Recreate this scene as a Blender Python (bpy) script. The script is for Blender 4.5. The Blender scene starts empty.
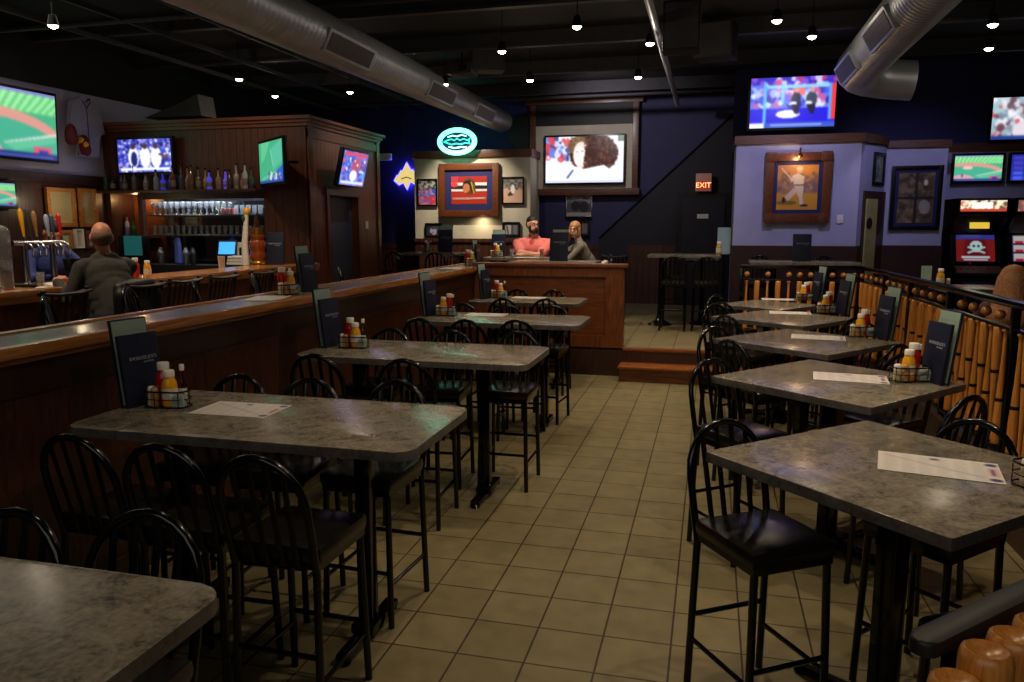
import bpy, bmesh, math, random
from mathutils import Vector, Matrix, Euler
random.seed(7)
PI = math.pi
C = bpy.context.scene.collection
S = bpy.context.scene

# ------------------------------------------------------------------ camera
H = 2.0
F = 770.0
RX = (0.9685517406759512, 0.03675263359133327, -0.24608285100284016)
RY = (0.24881222967045818, -0.14306703206051344, 0.9579270842312639)
RZ = (0.0, -0.9890303677145091, -0.14771232764567344)
cam_d = bpy.data.cameras.new('camera'); cam = bpy.data.objects.new('camera', cam_d); C.objects.link(cam)
cam_d.sensor_width = 36.0; cam_d.lens = F / 1024 * 36.0; cam_d.clip_start = 0.05; cam_d.clip_end = 100
cam.matrix_world = Matrix(((RX[0], -RX[1], -RX[2], 0), (RY[0], -RY[1], -RY[2], 0), (RZ[0], -RZ[1], -RZ[2], H), (0, 0, 0, 1)))
S.camera = cam
def ray(u, v):
    a, b = u - 512, v - 341
    return Vector((RX[0]*a + RX[1]*b + RX[2]*F, RY[0]*a + RY[1]*b + RY[2]*F, RZ[0]*a + RZ[1]*b + RZ[2]*F))
def PZ(u, v, z):
    d = ray(u, v); return d * ((z - H) / d.z) + Vector((0, 0, H))
def PY(u, v, y):
    d = ray(u, v); return d * (y / d.y) + Vector((0, 0, H))
def PX(u, v, x):
    d = ray(u, v); return d * (x / d.x) + Vector((0, 0, H))

# ------------------------------------------------------------------ colour + materials
def lin(c):
    return tuple((x/12.92 if x <= 0.04045 else ((x+0.055)/1.055)**2.4) for x in [q/255.0 for q in c])
def newmat(name):
    m = bpy.data.materials.new(name); m.use_nodes = True
    nt = m.node_tree; b = nt.nodes['Principled BSDF']
    return m, nt, b
def N(nt, t, **kw):
    n = nt.nodes.new(t)
    for k, v in kw.items(): setattr(n, k, v)
    return n
def mat(name, c, rough=0.5, metal=0.0, var=0.15, scale=12.0, emit=None, es=1.0, stretch=(1,1,1), bump=0.0, trans=0.0, ior=1.45, coat=0.0, spec=None):
    """plain procedural material: a colour broken by noise"""
    m, nt, b = newmat(name)
    l = lin(c)
    tc = N(nt, 'ShaderNodeTexCoord'); mp = N(nt, 'ShaderNodeMapping'); mp.inputs['Scale'].default_value = stretch
    nz = N(nt, 'ShaderNodeTexNoise'); nz.inputs['Scale'].default_value = scale; nz.inputs['Detail'].default_value = 4
    rp = N(nt, 'ShaderNodeValToRGB')
    rp.color_ramp.elements[0].color = tuple(x*(1-var) for x in l) + (1,); rp.color_ramp.elements[0].position = 0.3
    rp.color_ramp.elements[1].color = tuple(min(1, x*(1+var)) for x in l) + (1,); rp.color_ramp.elements[1].position = 0.7
    nt.links.new(tc.outputs['Object'], mp.inputs['Vector']); nt.links.new(mp.outputs['Vector'], nz.inputs['Vector'])
    nt.links.new(nz.outputs['Fac'], rp.inputs['Fac']); nt.links.new(rp.outputs['Color'], b.inputs['Base Color'])
    b.inputs['Roughness'].default_value = rough; b.inputs['Metallic'].default_value = metal; b.inputs['IOR'].default_value = ior
    b.inputs['Transmission Weight'].default_value = trans; b.inputs['Coat Weight'].default_value = coat
    if spec is not None: b.inputs['Specular IOR Level'].default_value = spec
    if emit:
        b.inputs['Emission Color'].default_value = lin(emit) + (1,); b.inputs['Emission Strength'].default_value = es
    if bump:
        bp = N(nt, 'ShaderNodeBump'); bp.inputs['Strength'].default_value = bump; bp.inputs['Distance'].default_value = 0.01
        nt.links.new(nz.outputs['Fac'], bp.inputs['Height']); nt.links.new(bp.outputs['Normal'], b.inputs['Normal'])
    return m
def wood(name, c1, c2, stretch=(1,1,1), rough=0.4, scale=6.0, grooves=0.0, coat=0.15):
    m, nt, b = newmat(name)
    tc = N(nt, 'ShaderNodeTexCoord'); mp = N(nt, 'ShaderNodeMapping'); mp.inputs['Scale'].default_value = stretch
    nz = N(nt, 'ShaderNodeTexNoise'); nz.inputs['Scale'].default_value = scale; nz.inputs['Detail'].default_value = 6; nz.inputs['Distortion'].default_value = 0.6
    rp = N(nt, 'ShaderNodeValToRGB')
    rp.color_ramp.elements[0].color = lin(c1) + (1,); rp.color_ramp.elements[0].position = 0.32
    rp.color_ramp.elements[1].color = lin(c2) + (1,); rp.color_ramp.elements[1].position = 0.7
    nt.links.new(tc.outputs['Object'], mp.inputs['Vector']); nt.links.new(mp.outputs['Vector'], nz.inputs['Vector'])
    nt.links.new(nz.outputs['Fac'], rp.inputs['Fac']); nt.links.new(rp.outputs['Color'], b.inputs['Base Color'])
    b.inputs['Roughness'].default_value = rough; b.inputs['Coat Weight'].default_value = coat; b.inputs['Coat Roughness'].default_value = 0.25
    if grooves:
        sx = N(nt, 'ShaderNodeSeparateXYZ'); ad = N(nt, 'ShaderNodeMath', operation='ADD')
        mu = N(nt, 'ShaderNodeMath', operation='MULTIPLY'); mu.inputs[1].default_value = 1.0/grooves
        fr = N(nt, 'ShaderNodeMath', operation='FRACT'); gt = N(nt, 'ShaderNodeMath', operation='GREATER_THAN'); gt.inputs[1].default_value = 0.1
        nt.links.new(tc.outputs['Object'], sx.inputs[0]); nt.links.new(sx.outputs['X'], ad.inputs[0]); nt.links.new(sx.outputs['Y'], ad.inputs[1])
        nt.links.new(ad.outputs[0], mu.inputs[0]); nt.links.new(mu.outputs[0], fr.inputs[0]); nt.links.new(fr.outputs[0], gt.inputs[0])
        bp = N(nt, 'ShaderNodeBump'); bp.inputs['Strength'].default_value = 0.6; bp.inputs['Distance'].default_value = 0.008
        nt.links.new(gt.outputs[0], bp.inputs['Height']); nt.links.new(bp.outputs['Normal'], b.inputs['Normal'])
        mx = N(nt, 'ShaderNodeMix', data_type='RGBA'); mx.inputs['A'].default_value = tuple(x*0.4 for x in lin(c1)) + (1,)
        nt.links.new(gt.outputs[0], mx.inputs['Factor']); nt.links.new(rp.outputs['Color'], mx.inputs['B']); nt.links.new(mx.outputs['Result'], b.inputs['Base Color'])
    return m
def tiles(name, size, off, c1, c2, grout):
    m, nt, b = newmat(name)
    tc = N(nt, 'ShaderNodeTexCoord'); mp = N(nt, 'ShaderNodeMapping'); mp.inputs['Location'].default_value = off
    br = N(nt, 'ShaderNodeTexBrick'); br.offset = 0.0; br.squash = 1.0
    br.inputs['Scale'].default_value = 1.0; br.inputs['Brick Width'].default_value = size; br.inputs['Row Height'].default_value = size
    br.inputs['Mortar Size'].default_value = 0.0055; br.inputs['Mortar Smooth'].default_value = 0.25; br.inputs['Bias'].default_value = 0.0
    br.inputs['Color1'].default_value = lin(c1) + (1,); br.inputs['Color2'].default_value = lin(c2) + (1,); br.inputs['Mortar'].default_value = lin(grout) + (1,)
    nz = N(nt, 'ShaderNodeTexNoise'); nz.inputs['Scale'].default_value = 7; nz.inputs['Detail'].default_value = 7
    mr = N(nt, 'ShaderNodeMapRange'); mr.inputs['To Min'].default_value = 0.62; mr.inputs['To Max'].default_value = 1.35
    mx = N(nt, 'ShaderNodeMix', data_type='RGBA', blend_type='MULTIPLY'); mx.inputs['Factor'].default_value = 1.0
    nt.links.new(tc.outputs['Object'], mp.inputs['Vector']); nt.links.new(mp.outputs['Vector'], br.inputs['Vector'])
    nt.links.new(tc.outputs['Object'], nz.inputs['Vector']); nt.links.new(nz.outputs['Fac'], mr.inputs['Value'])
    nt.links.new(br.outputs['Color'], mx.inputs['A']); nt.links.new(mr.outputs['Result'], mx.inputs['B']); nt.links.new(mx.outputs['Result'], b.inputs['Base Color'])
    bp = N(nt, 'ShaderNodeBump'); bp.inputs['Strength'].default_value = 0.35; bp.inputs['Distance'].default_value = 0.004; bp.invert = True
    nt.links.new(br.outputs['Fac'], bp.inputs['Height']); nt.links.new(bp.outputs['Normal'], b.inputs['Normal'])
    b.inputs['Roughness'].default_value = 0.5; b.inputs['Specular IOR Level'].default_value = 0.3
    return m
def laminate(name, c0, c1, c2, rough=0.3):
    m, nt, b = newmat(name)
    tc = N(nt, 'ShaderNodeTexCoord')
    n1 = N(nt, 'ShaderNodeTexNoise'); n1.inputs['Scale'].default_value = 9; n1.inputs['Detail'].default_value = 8; n1.inputs['Roughness'].default_value = 0.7; n1.inputs['Distortion'].default_value = 1.2
    n2 = N(nt, 'ShaderNodeTexNoise'); n2.inputs['Scale'].default_value = 60; n2.inputs['Detail'].default_value = 3
    ad = N(nt, 'ShaderNodeMath', operation='MULTIPLY_ADD'); ad.inputs[1].default_value = 0.45
    rp = N(nt, 'ShaderNodeValToRGB')
    rp.color_ramp.elements[0].color = lin(c0) + (1,); rp.color_ramp.elements[0].position = 0.5
    rp.color_ramp.elements[1].color = lin(c2) + (1,); rp.color_ramp.elements[1].position = 0.95
    e = rp.color_ramp.elements.new(0.7); e.color = lin(c1) + (1,)
    nt.links.new(tc.outputs['Object'], n1.inputs['Vector']); nt.links.new(tc.outputs['Object'], n2.inputs['Vector'])
    nt.links.new(n2.outputs['Fac'], ad.inputs[0]); nt.links.new(n1.outputs['Fac'], ad.inputs[2]); nt.links.new(ad.outputs[0], rp.inputs['Fac'])
    nt.links.new(rp.outputs['Color'], b.inputs['Base Color']); b.inputs['Roughness'].default_value = rough
    return m
def attr_mat(name, strength=0.0, rough=0.5):
    """material that shows the mesh's own colour attribute; strength > 0: it glows (screen)"""
    m, nt, b = newmat(name)
    at = N(nt, 'ShaderNodeAttribute'); at.attribute_name = 'Col'
    if strength:
        b.inputs['Base Color'].default_value = (0.005, 0.005, 0.006, 1)
        nt.links.new(at.outputs['Color'], b.inputs['Emission Color']); b.inputs['Emission Strength'].default_value = strength
    else:
        nt.links.new(at.outputs['Color'], b.inputs['Base Color'])
    b.inputs['Roughness'].default_value = rough
    return m
def glow(name, c, s):
    m, nt, b = newmat(name)
    b.inputs['Base Color'].default_value = lin(c) + (1,); b.inputs['Emission Color'].default_value = lin(c) + (1,); b.inputs['Emission Strength'].default_value = s
    return m

K = {}
FLOOR_OFF = 0.05
K['floor'] = tiles('floor_tile', 0.3265, (0.118, FLOOR_OFF, 0), (122,111,80), (115,104,74), (52,42,28))
K['laminate'] = laminate('grey_mottled_laminate', (62,57,49), (122,114,100), (156,147,130), 0.2)
K['lam_edge'] = laminate('grey_laminate_edge', (48,46,46), (84,80,78), (104,100,96), 0.4)
K['ledge_lam'] = laminate('ledge_laminate', (70,64,60), (112,106,102), (140,136,130), 0.2)
K['black'] = mat('black_gloss_metal', (7,7,9), 0.14, 0.0, 0.1, spec=0.55)
K['black_matte'] = mat('black_matte', (16,15,15), 0.55, var=0.15)
K['vinyl'] = mat('black_vinyl', (26,23,22), 0.23, var=0.2, scale=30, bump=0.08)
K['half'] = wood('half_wall_wood', (50,25,15), (84,43,25), (1,6,1), 0.38)
K['halfband'] = wood('half_wall_band', (44,24,18), (62,34,22), (1,6,1), 0.35)
K['honey'] = wood('honey_wood', (150,92,42), (206,140,74), (8,0.6,8), 0.22, coat=0.5)
K['honeyx'] = wood('honey_wood_across', (120,62,26), (168,98,46), (0.6,8,8), 0.25, coat=0.5)
K['panel'] = wood('partition_wood', (92,46,20), (138,76,36), (6,6,0.7), 0.4)
K['panelx'] = wood('partition_wood_across', (92,46,20), (134,72,34), (0.7,6,6), 0.4)
K['darkwood'] = wood('dark_wood', (44,24,16), (70,40,26), (6,6,0.7), 0.45)
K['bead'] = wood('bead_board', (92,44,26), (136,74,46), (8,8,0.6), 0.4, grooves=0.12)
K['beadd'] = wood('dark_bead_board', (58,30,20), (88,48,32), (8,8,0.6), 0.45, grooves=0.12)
K['wains'] = wood('wainscot', (56,30,20), (86,48,30), (8,8,0.6), 0.45, grooves=0.14)
K['darkpanel'] = wood('dark_panel', (44,24,22), (62,34,30), (8,8,0.6), 0.45)
K['stoolwood'] = wood('stool_wood', (26,15,11), (44,26,18), (6,6,0.7), 0.5, coat=0)
K['frame'] = wood('frame_wood', (78,38,20), (116,62,32), (5,5,5), 0.35)
K['trim'] = wood('trim_wood', (76,42,26), (112,66,40), (0.6,6,6), 0.4)
K['navy'] = mat('navy_wall', (28,28,82), 0.7, var=0.12, scale=3)
K['purple'] = mat('slate_wall', (52,50,88), 0.7, var=0.12, scale=3)
K['darkwall'] = mat('dark_wall', (40,38,46), 0.7, var=0.12, scale=3)
K['cream'] = mat('cream_wall', (196,186,164), 0.7, var=0.1, scale=4)
K['white'] = mat('white_wall', (168,166,198), 0.7, var=0.06, scale=4)
K['ceil'] = mat('black_ceiling', (20,18,20), 0.85, var=0.2)
K['joist'] = mat('ceiling_steel', (44,42,46), 0.7, var=0.2)
K['duct'] = mat('spiral_duct', (176,182,190), 0.4, 0.45, 0.1, 3)
K['ductvent'] = mat('duct_vent', (92,86,78), 0.5, 0.5, 0.1)
K['steel'] = mat('chrome', (190,190,195), 0.15, 1.0, 0.05)
K['brass'] = mat('brass', (170,120,50), 0.25, 0.9, 0.1)
K['bat'] = wood('bat_wood', (196,120,44), (234,162,80), (20,20,1.2), 0.32, coat=0.4)
K['ball'] = wood('ball_wood', (170,106,48), (218,152,80), (5,5,5), 0.35, coat=0.3)
K['batband'] = mat('bat_band', (20,12,8), 0.5)
K['menu'] = mat('navy_menu_cover', (24,30,54), 0.45, var=0.12)
K['card'] = mat('grey_green_card', (148,172,160), 0.6, var=0.06)
K['text'] = mat('pale_print', (150,156,170), 0.6)
K['cap'] = mat('white_plastic', (232,226,218), 0.4, var=0.03)
K['ketchup'] = mat('ketchup_red', (176,16,14), 0.28, var=0.1, coat=0.3)
K['mustard'] = mat('mustard_yellow', (236,170,18), 0.3, var=0.06, coat=0.3)
K['sauce'] = mat('dark_sauce', (44,16,10), 0.2, coat=0.4)
K['dimlabel'] = mat('dim_label', (104,94,84), 0.6, var=0.3, scale=40)
K['paperlabel'] = mat('paper_label', (214,206,196), 0.6, var=0.15, scale=40)
K['redlabel'] = mat('red_label', (160,40,34), 0.6, var=0.2, scale=40)
K['salt'] = mat('cream_shaker', (220,204,164), 0.4, var=0.1)
K['pepper'] = mat('brown_shaker', (176,132,96), 0.4, var=0.15)
K['sugar'] = mat('sugar_packets', (196,204,206), 0.6, var=0.2, scale=50)
K['paper'] = mat('white_paper', (226,220,214), 0.7, var=0.03)
K['glass'] = mat('clear_glass', (235,240,245), 0.04, trans=0.9, var=0.02)
K['skin'] = mat('skin', (214,158,130), 0.5, var=0.08, scale=20)
K['skin2'] = mat('ruddy_skin', (196,132,104), 0.5, var=0.1, scale=20)
K['attr'] = attr_mat('printed_picture', 0, 0.35)
K['screen'] = attr_mat('tv_screen', 1.15, 0.25)
K['screendd'] = attr_mat('arcade_screen', 0.45, 0.25)
K['screend'] = attr_mat('dim_screen', 0.8, 0.25)
K['bulb'] = glow('bulb_glow', (255,236,200), 22)
K['bezel'] = mat('tv_bezel', (12,12,14), 0.3, var=0.05)

# ------------------------------------------------------------------ mesh helpers
def box(bm, c, s, rot=None, bev=0.0):
    r = bmesh.ops.create_cube(bm, size=1.0)
    vs = r['verts']
    bmesh.ops.scale(bm, vec=s, verts=vs)
    if bev > 0:
        es = list({e for v in vs for e in v.link_edges})
        rb = bmesh.ops.bevel(bm, geom=es, offset=bev, segments=2, affect='EDGES', profile=0.7)
        vs = list({v for f in rb['faces'] for v in f.verts} | {v for v in vs if v.is_valid})
    if rot is not None: bmesh.ops.rotate(bm, cent=(0,0,0), matrix=rot, verts=vs)
    bmesh.ops.translate(bm, vec=c, verts=vs)
    return vs
def b2(bm, x0, x1, y0, y1, z0, z1, bev=0.0):
    return box(bm, ((x0+x1)/2, (y0+y1)/2, (z0+z1)/2), (abs(x1-x0), abs(y1-y0), abs(z1-z0)), None, bev)
def ring(bm, c, ax, r, seg, up=None, ry=None):
    ax = Vector(ax).normalized()
    a = Vector(up) if up is not None else (Vector((0,0,1)) if abs(ax.z) < 0.9 else Vector((1,0,0)))
    u = ax.cross(a).normalized(); w = u.cross(ax).normalized()
    ry = r if ry is None else ry
    return [bm.verts.new(Vector(c) + u*(r*math.cos(t)) + w*(ry*math.sin(t))) for t in [2*PI*k/seg for k in range(seg)]]
def bridge(bm, A, B):
    n = len(A)
    for i in range(n):
        bm.faces.new((A[i], A[(i+1) % n], B[(i+1) % n], B[i]))
def tube(bm, pts, r, seg=8, closed=False, up=None, ry=None, caps=True):
    pts = [Vector(p) for p in pts]
    rs = r if isinstance(r, (list, tuple)) else [r]*len(pts)
    rings = []
    n = len(pts)
    # parallel-transported frame
    tang = []
    for i in range(n):
        if closed: t = pts[(i+1) % n] - pts[i-1]
        else: t = (pts[min(i+1, n-1)] - pts[max(i-1, 0)])
        tang.append(t.normalized())
    a = Vector(up) if up is not None else (Vector((0,0,1)) if abs(tang[0].z) < 0.9 else Vector((1,0,0)))
    u = tang[0].cross(a).normalized()
    for i in range(n):
        t = tang[i]
        u = (u - t*u.dot(t)).normalized()
        w = t.cross(u)
        rr = rs[i]; r2 = rr if ry is None else ry
        rings.append([bm.verts.new(pts[i] + u*(rr*math.cos(q)) + w*(r2*math.sin(q))) for q in [2*PI*k/seg for k in range(seg)]])
    for i in range(n-1): bridge(bm, rings[i], rings[i+1])
    if closed: bridge(bm, rings[-1], rings[0])
    elif caps:
        bm.faces.new(rings[0][::-1]); bm.faces.new(rings[-1])
def lathe(bm, prof, c=(0,0,0), seg=14, axis=None, sy=1.0):
    """prof: (radius, height) list"""
    q = Vector(axis).to_track_quat('Z', 'Y').to_matrix() if axis is not None else Matrix.Identity(3)
    rings = []
    for (r, h) in prof:
        r = max(r, 1e-4)
        rings.append([bm.verts.new(Vector(c) + q @ Vector((r*math.cos(t), sy*r*math.sin(t), h))) for t in [2*PI*k/seg for k in range(seg)]])
    for i in range(len(rings)-1): bridge(bm, rings[i], rings[i+1])
    bm.faces.new(rings[0][::-1]); bm.faces.new(rings[-1])
def ball(bm, c, r, seg=12, rings=8, rot=None):
    rr = r if isinstance(r, (tuple, list)) else (r, r, r)
    m = Matrix.Translation(Vector(c)) @ (rot.to_4x4() if rot is not None else Matrix.Identity(4)) @ Matrix.Diagonal((rr[0], rr[1], rr[2], 1))
    bmesh.ops.create_uvsphere(bm, u_segments=seg, v_segments=rings, radius=1.0, matrix=m)
def prism(bm, poly, z0, z1, bev=0.0):
    lo = [bm.verts.new((x, y, z0)) for x, y in poly]; hi = [bm.verts.new((x, y, z1)) for x, y in poly]
    n = len(poly); fs = []
    for i in range(n): fs.append(bm.faces.new((lo[i], lo[(i+1) % n], hi[(i+1) % n], hi[i])))
    t = bm.faces.new(hi); bm.faces.new(lo[::-1])
    if bev: bmesh.ops.bevel(bm, geom=list(t.edges), offset=bev, segments=2, affect='EDGES', profile=0.6)
def roundrect(x0, x1, y0, y1, r, n=6):
    P = []
    for cx, cy, a0 in ((x1-r, y1-r, 0), (x0+r, y1-r, PI/2), (x0+r, y0+r, PI), (x1-r, y0+r, 3*PI/2)):
        for k in range(n+1):
            a = a0 + PI/2*k/n; P.append((cx + r*math.cos(a), cy + r*math.sin(a)))
    return P
def BM(): return bmesh.new()
def obj(name, bm, m, parent=None, sharp=40, loc=None, rotz=0.0):
    bmesh.ops.recalc_face_normals(bm, faces=bm.faces[:])
    me = bpy.data.meshes.new(name); bm.to_mesh(me); bm.free()
    for p in me.polygons: p.use_smooth = True
    if hasattr(me, 'set_sharp_from_angle'): me.set_sharp_from_angle(angle=math.radians(sharp))
    for q in (m if isinstance(m, (list, tuple)) else [m]): me.materials.append(q)
    o = bpy.data.objects.new(name, me); C.objects.link(o)
    if parent is not None: o.parent = parent
    if loc is not None: o.location = loc
    if rotz: o.rotation_euler = (0, 0, rotz)
    return o
def tag(o, label, cat, group=None, kind=None):
    o['label'] = label; o['category'] = cat
    if group: o['group'] = group
    if kind: o['kind'] = kind
    return o
def thing(name, label, cat, loc=(0,0,0), rotz=0.0, group=None):
    o = bpy.data.objects.new(name, None); C.objects.link(o); o.location = loc; o.rotation_euler = (0, 0, rotz); o.empty_display_size = 0.1
    return tag(o, label, cat, group)
def struct(name, bm, m, parent=None, label=None):
    o = obj(name, bm, m, parent)
    if parent is None: o['kind'] = 'structure'
    if label: o['label'] = label
    return o
KIDS = {}
def kids(o): return [c for c in C.objects if c.parent == o]
def dup(root, loc, rotz, label, group=None, scale=None):
    """a copy of a thing with copies of its parts and sub-parts, mesh data shared"""
    def rec(s, par):
        c = s.copy(); C.objects.link(c)
        if par is not None: c.parent = par
        if s.name not in KIDS: KIDS[s.name] = kids(s)
        for ch in KIDS[s.name]: rec(ch, c)
        return c
    r = rec(root, None); r.location = loc; r.rotation_euler = (0, 0, rotz); r['label'] = label
    if group: r['group'] = group
    if scale: r.scale = (scale,)*3
    return r
class Maker:
    """the first call moves the prototype itself, later calls copy it"""
    def __init__(self, fn): self.fn = fn; self.p = None
    def __call__(self, loc, rotz, label, group=None, scale=None):
        if self.p is None:
            self.p = self.fn(); self.p.location = loc; self.p.rotation_euler = (0, 0, rotz); self.p['label'] = label
            if group: self.p['group'] = group
            if scale: self.p.scale = (scale,)*3
            return self.p
        return dup(self.p, loc, rotz, label, group, scale)
ORD = ['first','second','third','fourth','fifth','sixth','seventh','eighth','ninth','tenth','eleventh','twelfth','thirteenth','fourteenth','fifteenth','sixteenth','seventeenth','eighteenth','nineteenth','twentieth','twenty-first','twenty-second','twenty-third','twenty-fourth']
def text_mesh(name, s, size, m, parent, loc, rot, extrude=0.001, align='CENTER'):
    cu = bpy.data.curves.new(name, 'FONT'); cu.body = s; cu.size = size; cu.extrude = extrude; cu.align_x = align; cu.align_y = 'CENTER'
    t = bpy.data.objects.new(name, cu); C.objects.link(t)
    bpy.context.view_layer.update()
    me = bpy.data.meshes.new_from_object(t.evaluated_get(bpy.context.evaluated_depsgraph_get()))
    bpy.data.objects.remove(t); bpy.data.curves.remove(cu)
    me.materials.clear(); me.materials.append(m)
    o = bpy.data.objects.new(name, me); C.objects.link(o); o.parent = parent; o.location = loc; o.rotation_euler = rot
    return o

# ------------------------------------------------------------------ painted pictures (colour attributes on a fine grid)
class Canvas:
    def __init__(s, w, h, c=(0,0,0)): s.w, s.h = w, h; s.p = [[c]*w for _ in range(h)]   # row 0 = top
    def put(s, x, y, c, a=1.0):
        if 0 <= x < s.w and 0 <= y < s.h:
            o = s.p[y][x]; s.p[y][x] = tuple(o[k]*(1-a) + c[k]*a for k in range(3))
    def rect(s, x0, y0, x1, y1, c, a=1.0):
        for y in range(int(y0*s.h), int(math.ceil(y1*s.h))):
            for x in range(int(x0*s.w), int(math.ceil(x1*s.w))): s.put(x, y, c, a)
    def ell(s, cx, cy, rx, ry, c, a=1.0, soft=0.0):
        for y in range(max(0, int((cy-ry)*s.h)), min(s.h, int((cy+ry)*s.h)+2)):
            for x in range(max(0, int((cx-rx)*s.w)), min(s.w, int((cx+rx)*s.w)+2)):
                d = math.hypot(((x+.5)/s.w-cx)/rx, ((y+.5)/s.h-cy)/ry)
                if d <= 1: s.put(x, y, c, a*(min(1, (1-d)/soft) if soft else 1))
    def poly(s, P, c, a=1.0):
        for y in range(s.h):
            fy = (y+.5)/s.h; xs = []
            for i in range(len(P)):
                (xa, ya), (xb, yb) = P[i], P[(i+1) % len(P)]
                if (ya <= fy) != (yb <= fy): xs.append(xa + (fy-ya)/(yb-ya)*(xb-xa))
            xs.sort()
            for j in range(0, len(xs)-1, 2):
                for x in range(int(xs[j]*s.w+.5), int(xs[j+1]*s.w+.5)): s.put(x, y, c, a)
    def line(s, x0, y0, x1, y1, w, c, a=1.0):
        dx, dy = x1-x0, (y1-y0); L = math.hypot(dx, dy) or 1; nx, ny = -dy/L*w/2, dx/L*w/2
        s.poly([(x0+nx, y0+ny), (x1+nx, y1+ny), (x1-nx, y1-ny), (x0-nx, y0-ny)], c, a)
    def speck(s, x0, y0, x1, y1, cols, n, r, a=0.8):
        for _ in range(n):
            q = random.choice(cols); rr = r*random.uniform(.5, 1.4)
            s.ell(random.uniform(x0, x1), random.uniform(y0, y1), rr, rr*s.w/s.h, q, a)
    def blur(s, n=1):
        for _ in range(n):
            for ax in (0, 1):
                q = [[None]*s.w for _ in range(s.h)]
                for y in range(s.h):
                    for x in range(s.w):
                        a, b = (s.p[y][max(0, x-1)], s.p[y][min(s.w-1, x+1)]) if ax == 0 else (s.p[max(0, y-1)][x], s.p[min(s.h-1, y+1)][x])
                        o = s.p[y][x]; q[y][x] = tuple(o[k]*.5 + (a[k]+b[k])*.25 for k in range(3))
                s.p = q
        return s
    def grad(s, c0, c1):
        for y in range(s.h):
            t = y/(s.h-1); q = tuple(c0[k]*(1-t) + c1[k]*t for k in range(3))
            s.p[y] = [q]*s.w
def picture(name, cv, w, h, m, parent, loc=(0,0,0), rot=(0,0,0), blur=1):
    """canvas as a flat panel w x h, standing in local XZ, facing local -Y"""
    nx, ny = cv.w, cv.h
    if blur: cv.blur(blur)
    vs = [((i/(nx-1)-.5)*w, 0, (.5-j/(ny-1))*h) for j in range(ny) for i in range(nx)]
    fs = [(j*nx+i, (j+1)*nx+i, (j+1)*nx+i+1, j*nx+i+1) for j in range(ny-1) for i in range(nx-1)]
    me = bpy.data.meshes.new(name); me.from_pydata(vs, [], fs)
    at = me.color_attributes.new('Col', 'FLOAT_COLOR', 'POINT')
    flat = []
    for row in cv.p:
        for q in row: flat += list(lin(tuple(max(0, min(255, k)) for k in q))) + [1.0]
    at.data.foreach_set('color', flat); me.materials.append(m)
    o = bpy.data.objects.new(name, me); C.objects.link(o)
    if parent is not None: o.parent = parent
    o.location = loc; o.rotation_euler = rot
    return o
# ================================================================== THE SETTING
PF = 0.38                 # height of the raised floor
XW = -3.19                # face of the half wall
XR = 2.0                  # bat railing
YP = 10.25                # front of the rear platform
LW = -9.3                 # wall behind the bar
BY = 10.4                 # front of the back bar block
BXR = -5.75               # side face of the back bar block
CEIL = 4.75
bm = BM(); b2(bm, XW-0.3, 2.2, -2, YP+.1, -0.1, 0.0); struct('floor', bm, K['floor'], label='beige square tile floor of the dining area')
bm = BM(); b2(bm, XW-0.25, 6.0, YP, 16.6, 0.0, PF); struct('floor_platform_rear', bm, K['floor'], label='raised tile floor beyond the wooden steps')
bm = BM(); b2(bm, LW-.1, XW-0.25, -2, 16.6, 0.0, PF); struct('floor_platform_bar', bm, K['floor'], label='raised floor of the bar area')
bm = BM(); b2(bm, XR-.08, 6.0, -2, YP, 0.0, PF); struct('floor_platform_side', bm, K['darkwood'], label='raised floor behind the bat railing')
bm = BM(); b2(bm, XR-.1, XR-.05, 2.2, YP, 0.0, PF+.02); struct('trim_1', bm, K['darkwood'], label='brown riser board below the bat railing')
bm = BM(); prism(bm, [(-.1,-2),(-.1,.3),(.2,.72),(1.05,1.62),(1.92,2.2),(1.92,-2)], 0, PF); struct('floor_platform_front', bm, K['floor'], label='raised floor in front of the near railing')
bm = BM(); b2(bm, XW-.25, 6.0, YP-.03, YP, 0, PF-.03); struct('trim_2', bm, K['darkwood'], label='dark riser under the partition')
bm = BM(); b2(bm, -1.1, XR-.1, YP-.035, YP+.06, PF-.03, PF+.008, .006); struct('trim_3', bm, K['honeyx'], label='wooden nosing at the platform edge')
st = thing('wooden_step', 'low reddish wooden step in front of the raised tile floor', 'step', (0,0,0))
bm = BM(); b2(bm, -1.1, XR-.1, YP-.38, YP-.03, .005, .17); obj('riser', bm, K['panelx'], st)
bm = BM(); b2(bm, -1.12, XR-.1, YP-.41, YP-.032, .17, .2, .008); obj('tread', bm, K['honeyx'], st)

# half wall + drink ledge
bm = BM(); b2(bm, XW-.25, XW, -2, 11.4, 0, 1.365); hw = struct('wall_half', bm, K['half'], label='reddish wooden half wall between the bar and the tables')
bm = BM(); b2(bm, XW, XW+.012, -2, YP-.02, 1.19, 1.36); struct('trim_4', bm, K['halfband'], label='dark band under the drink ledge')
bm = BM(); b2(bm, XW, XW+.02, -2, YP-.02, 0.0, .14); struct('baseboard_half', bm, K['darkwood'])
lg = thing('drink_ledge', 'long grey topped drink ledge with varnished wooden edges on the half wall', 'ledge')
bm = BM(); b2(bm, -3.575, -3.2, -2, 11.45, 1.37, 1.434); obj('ledge_top', bm, K['ledge_lam'], lg)
def lip(x0, x1):
    bm = BM(); b2(bm, x0, x1, -2, 11.5, 1.385, 1.446, .016); return bm
obj('edge_moulding', lip(-3.205, -3.11), K['honey'], lg); obj('edge_moulding', lip(-3.64, -3.57), K['honey'], lg)
bm = BM(); tube(bm, [(XW+.03, -2, 1.368), (XW+.03, YP-.03, 1.368)], .018, 8); struct('trim_22', bm, K['honey'])

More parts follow.
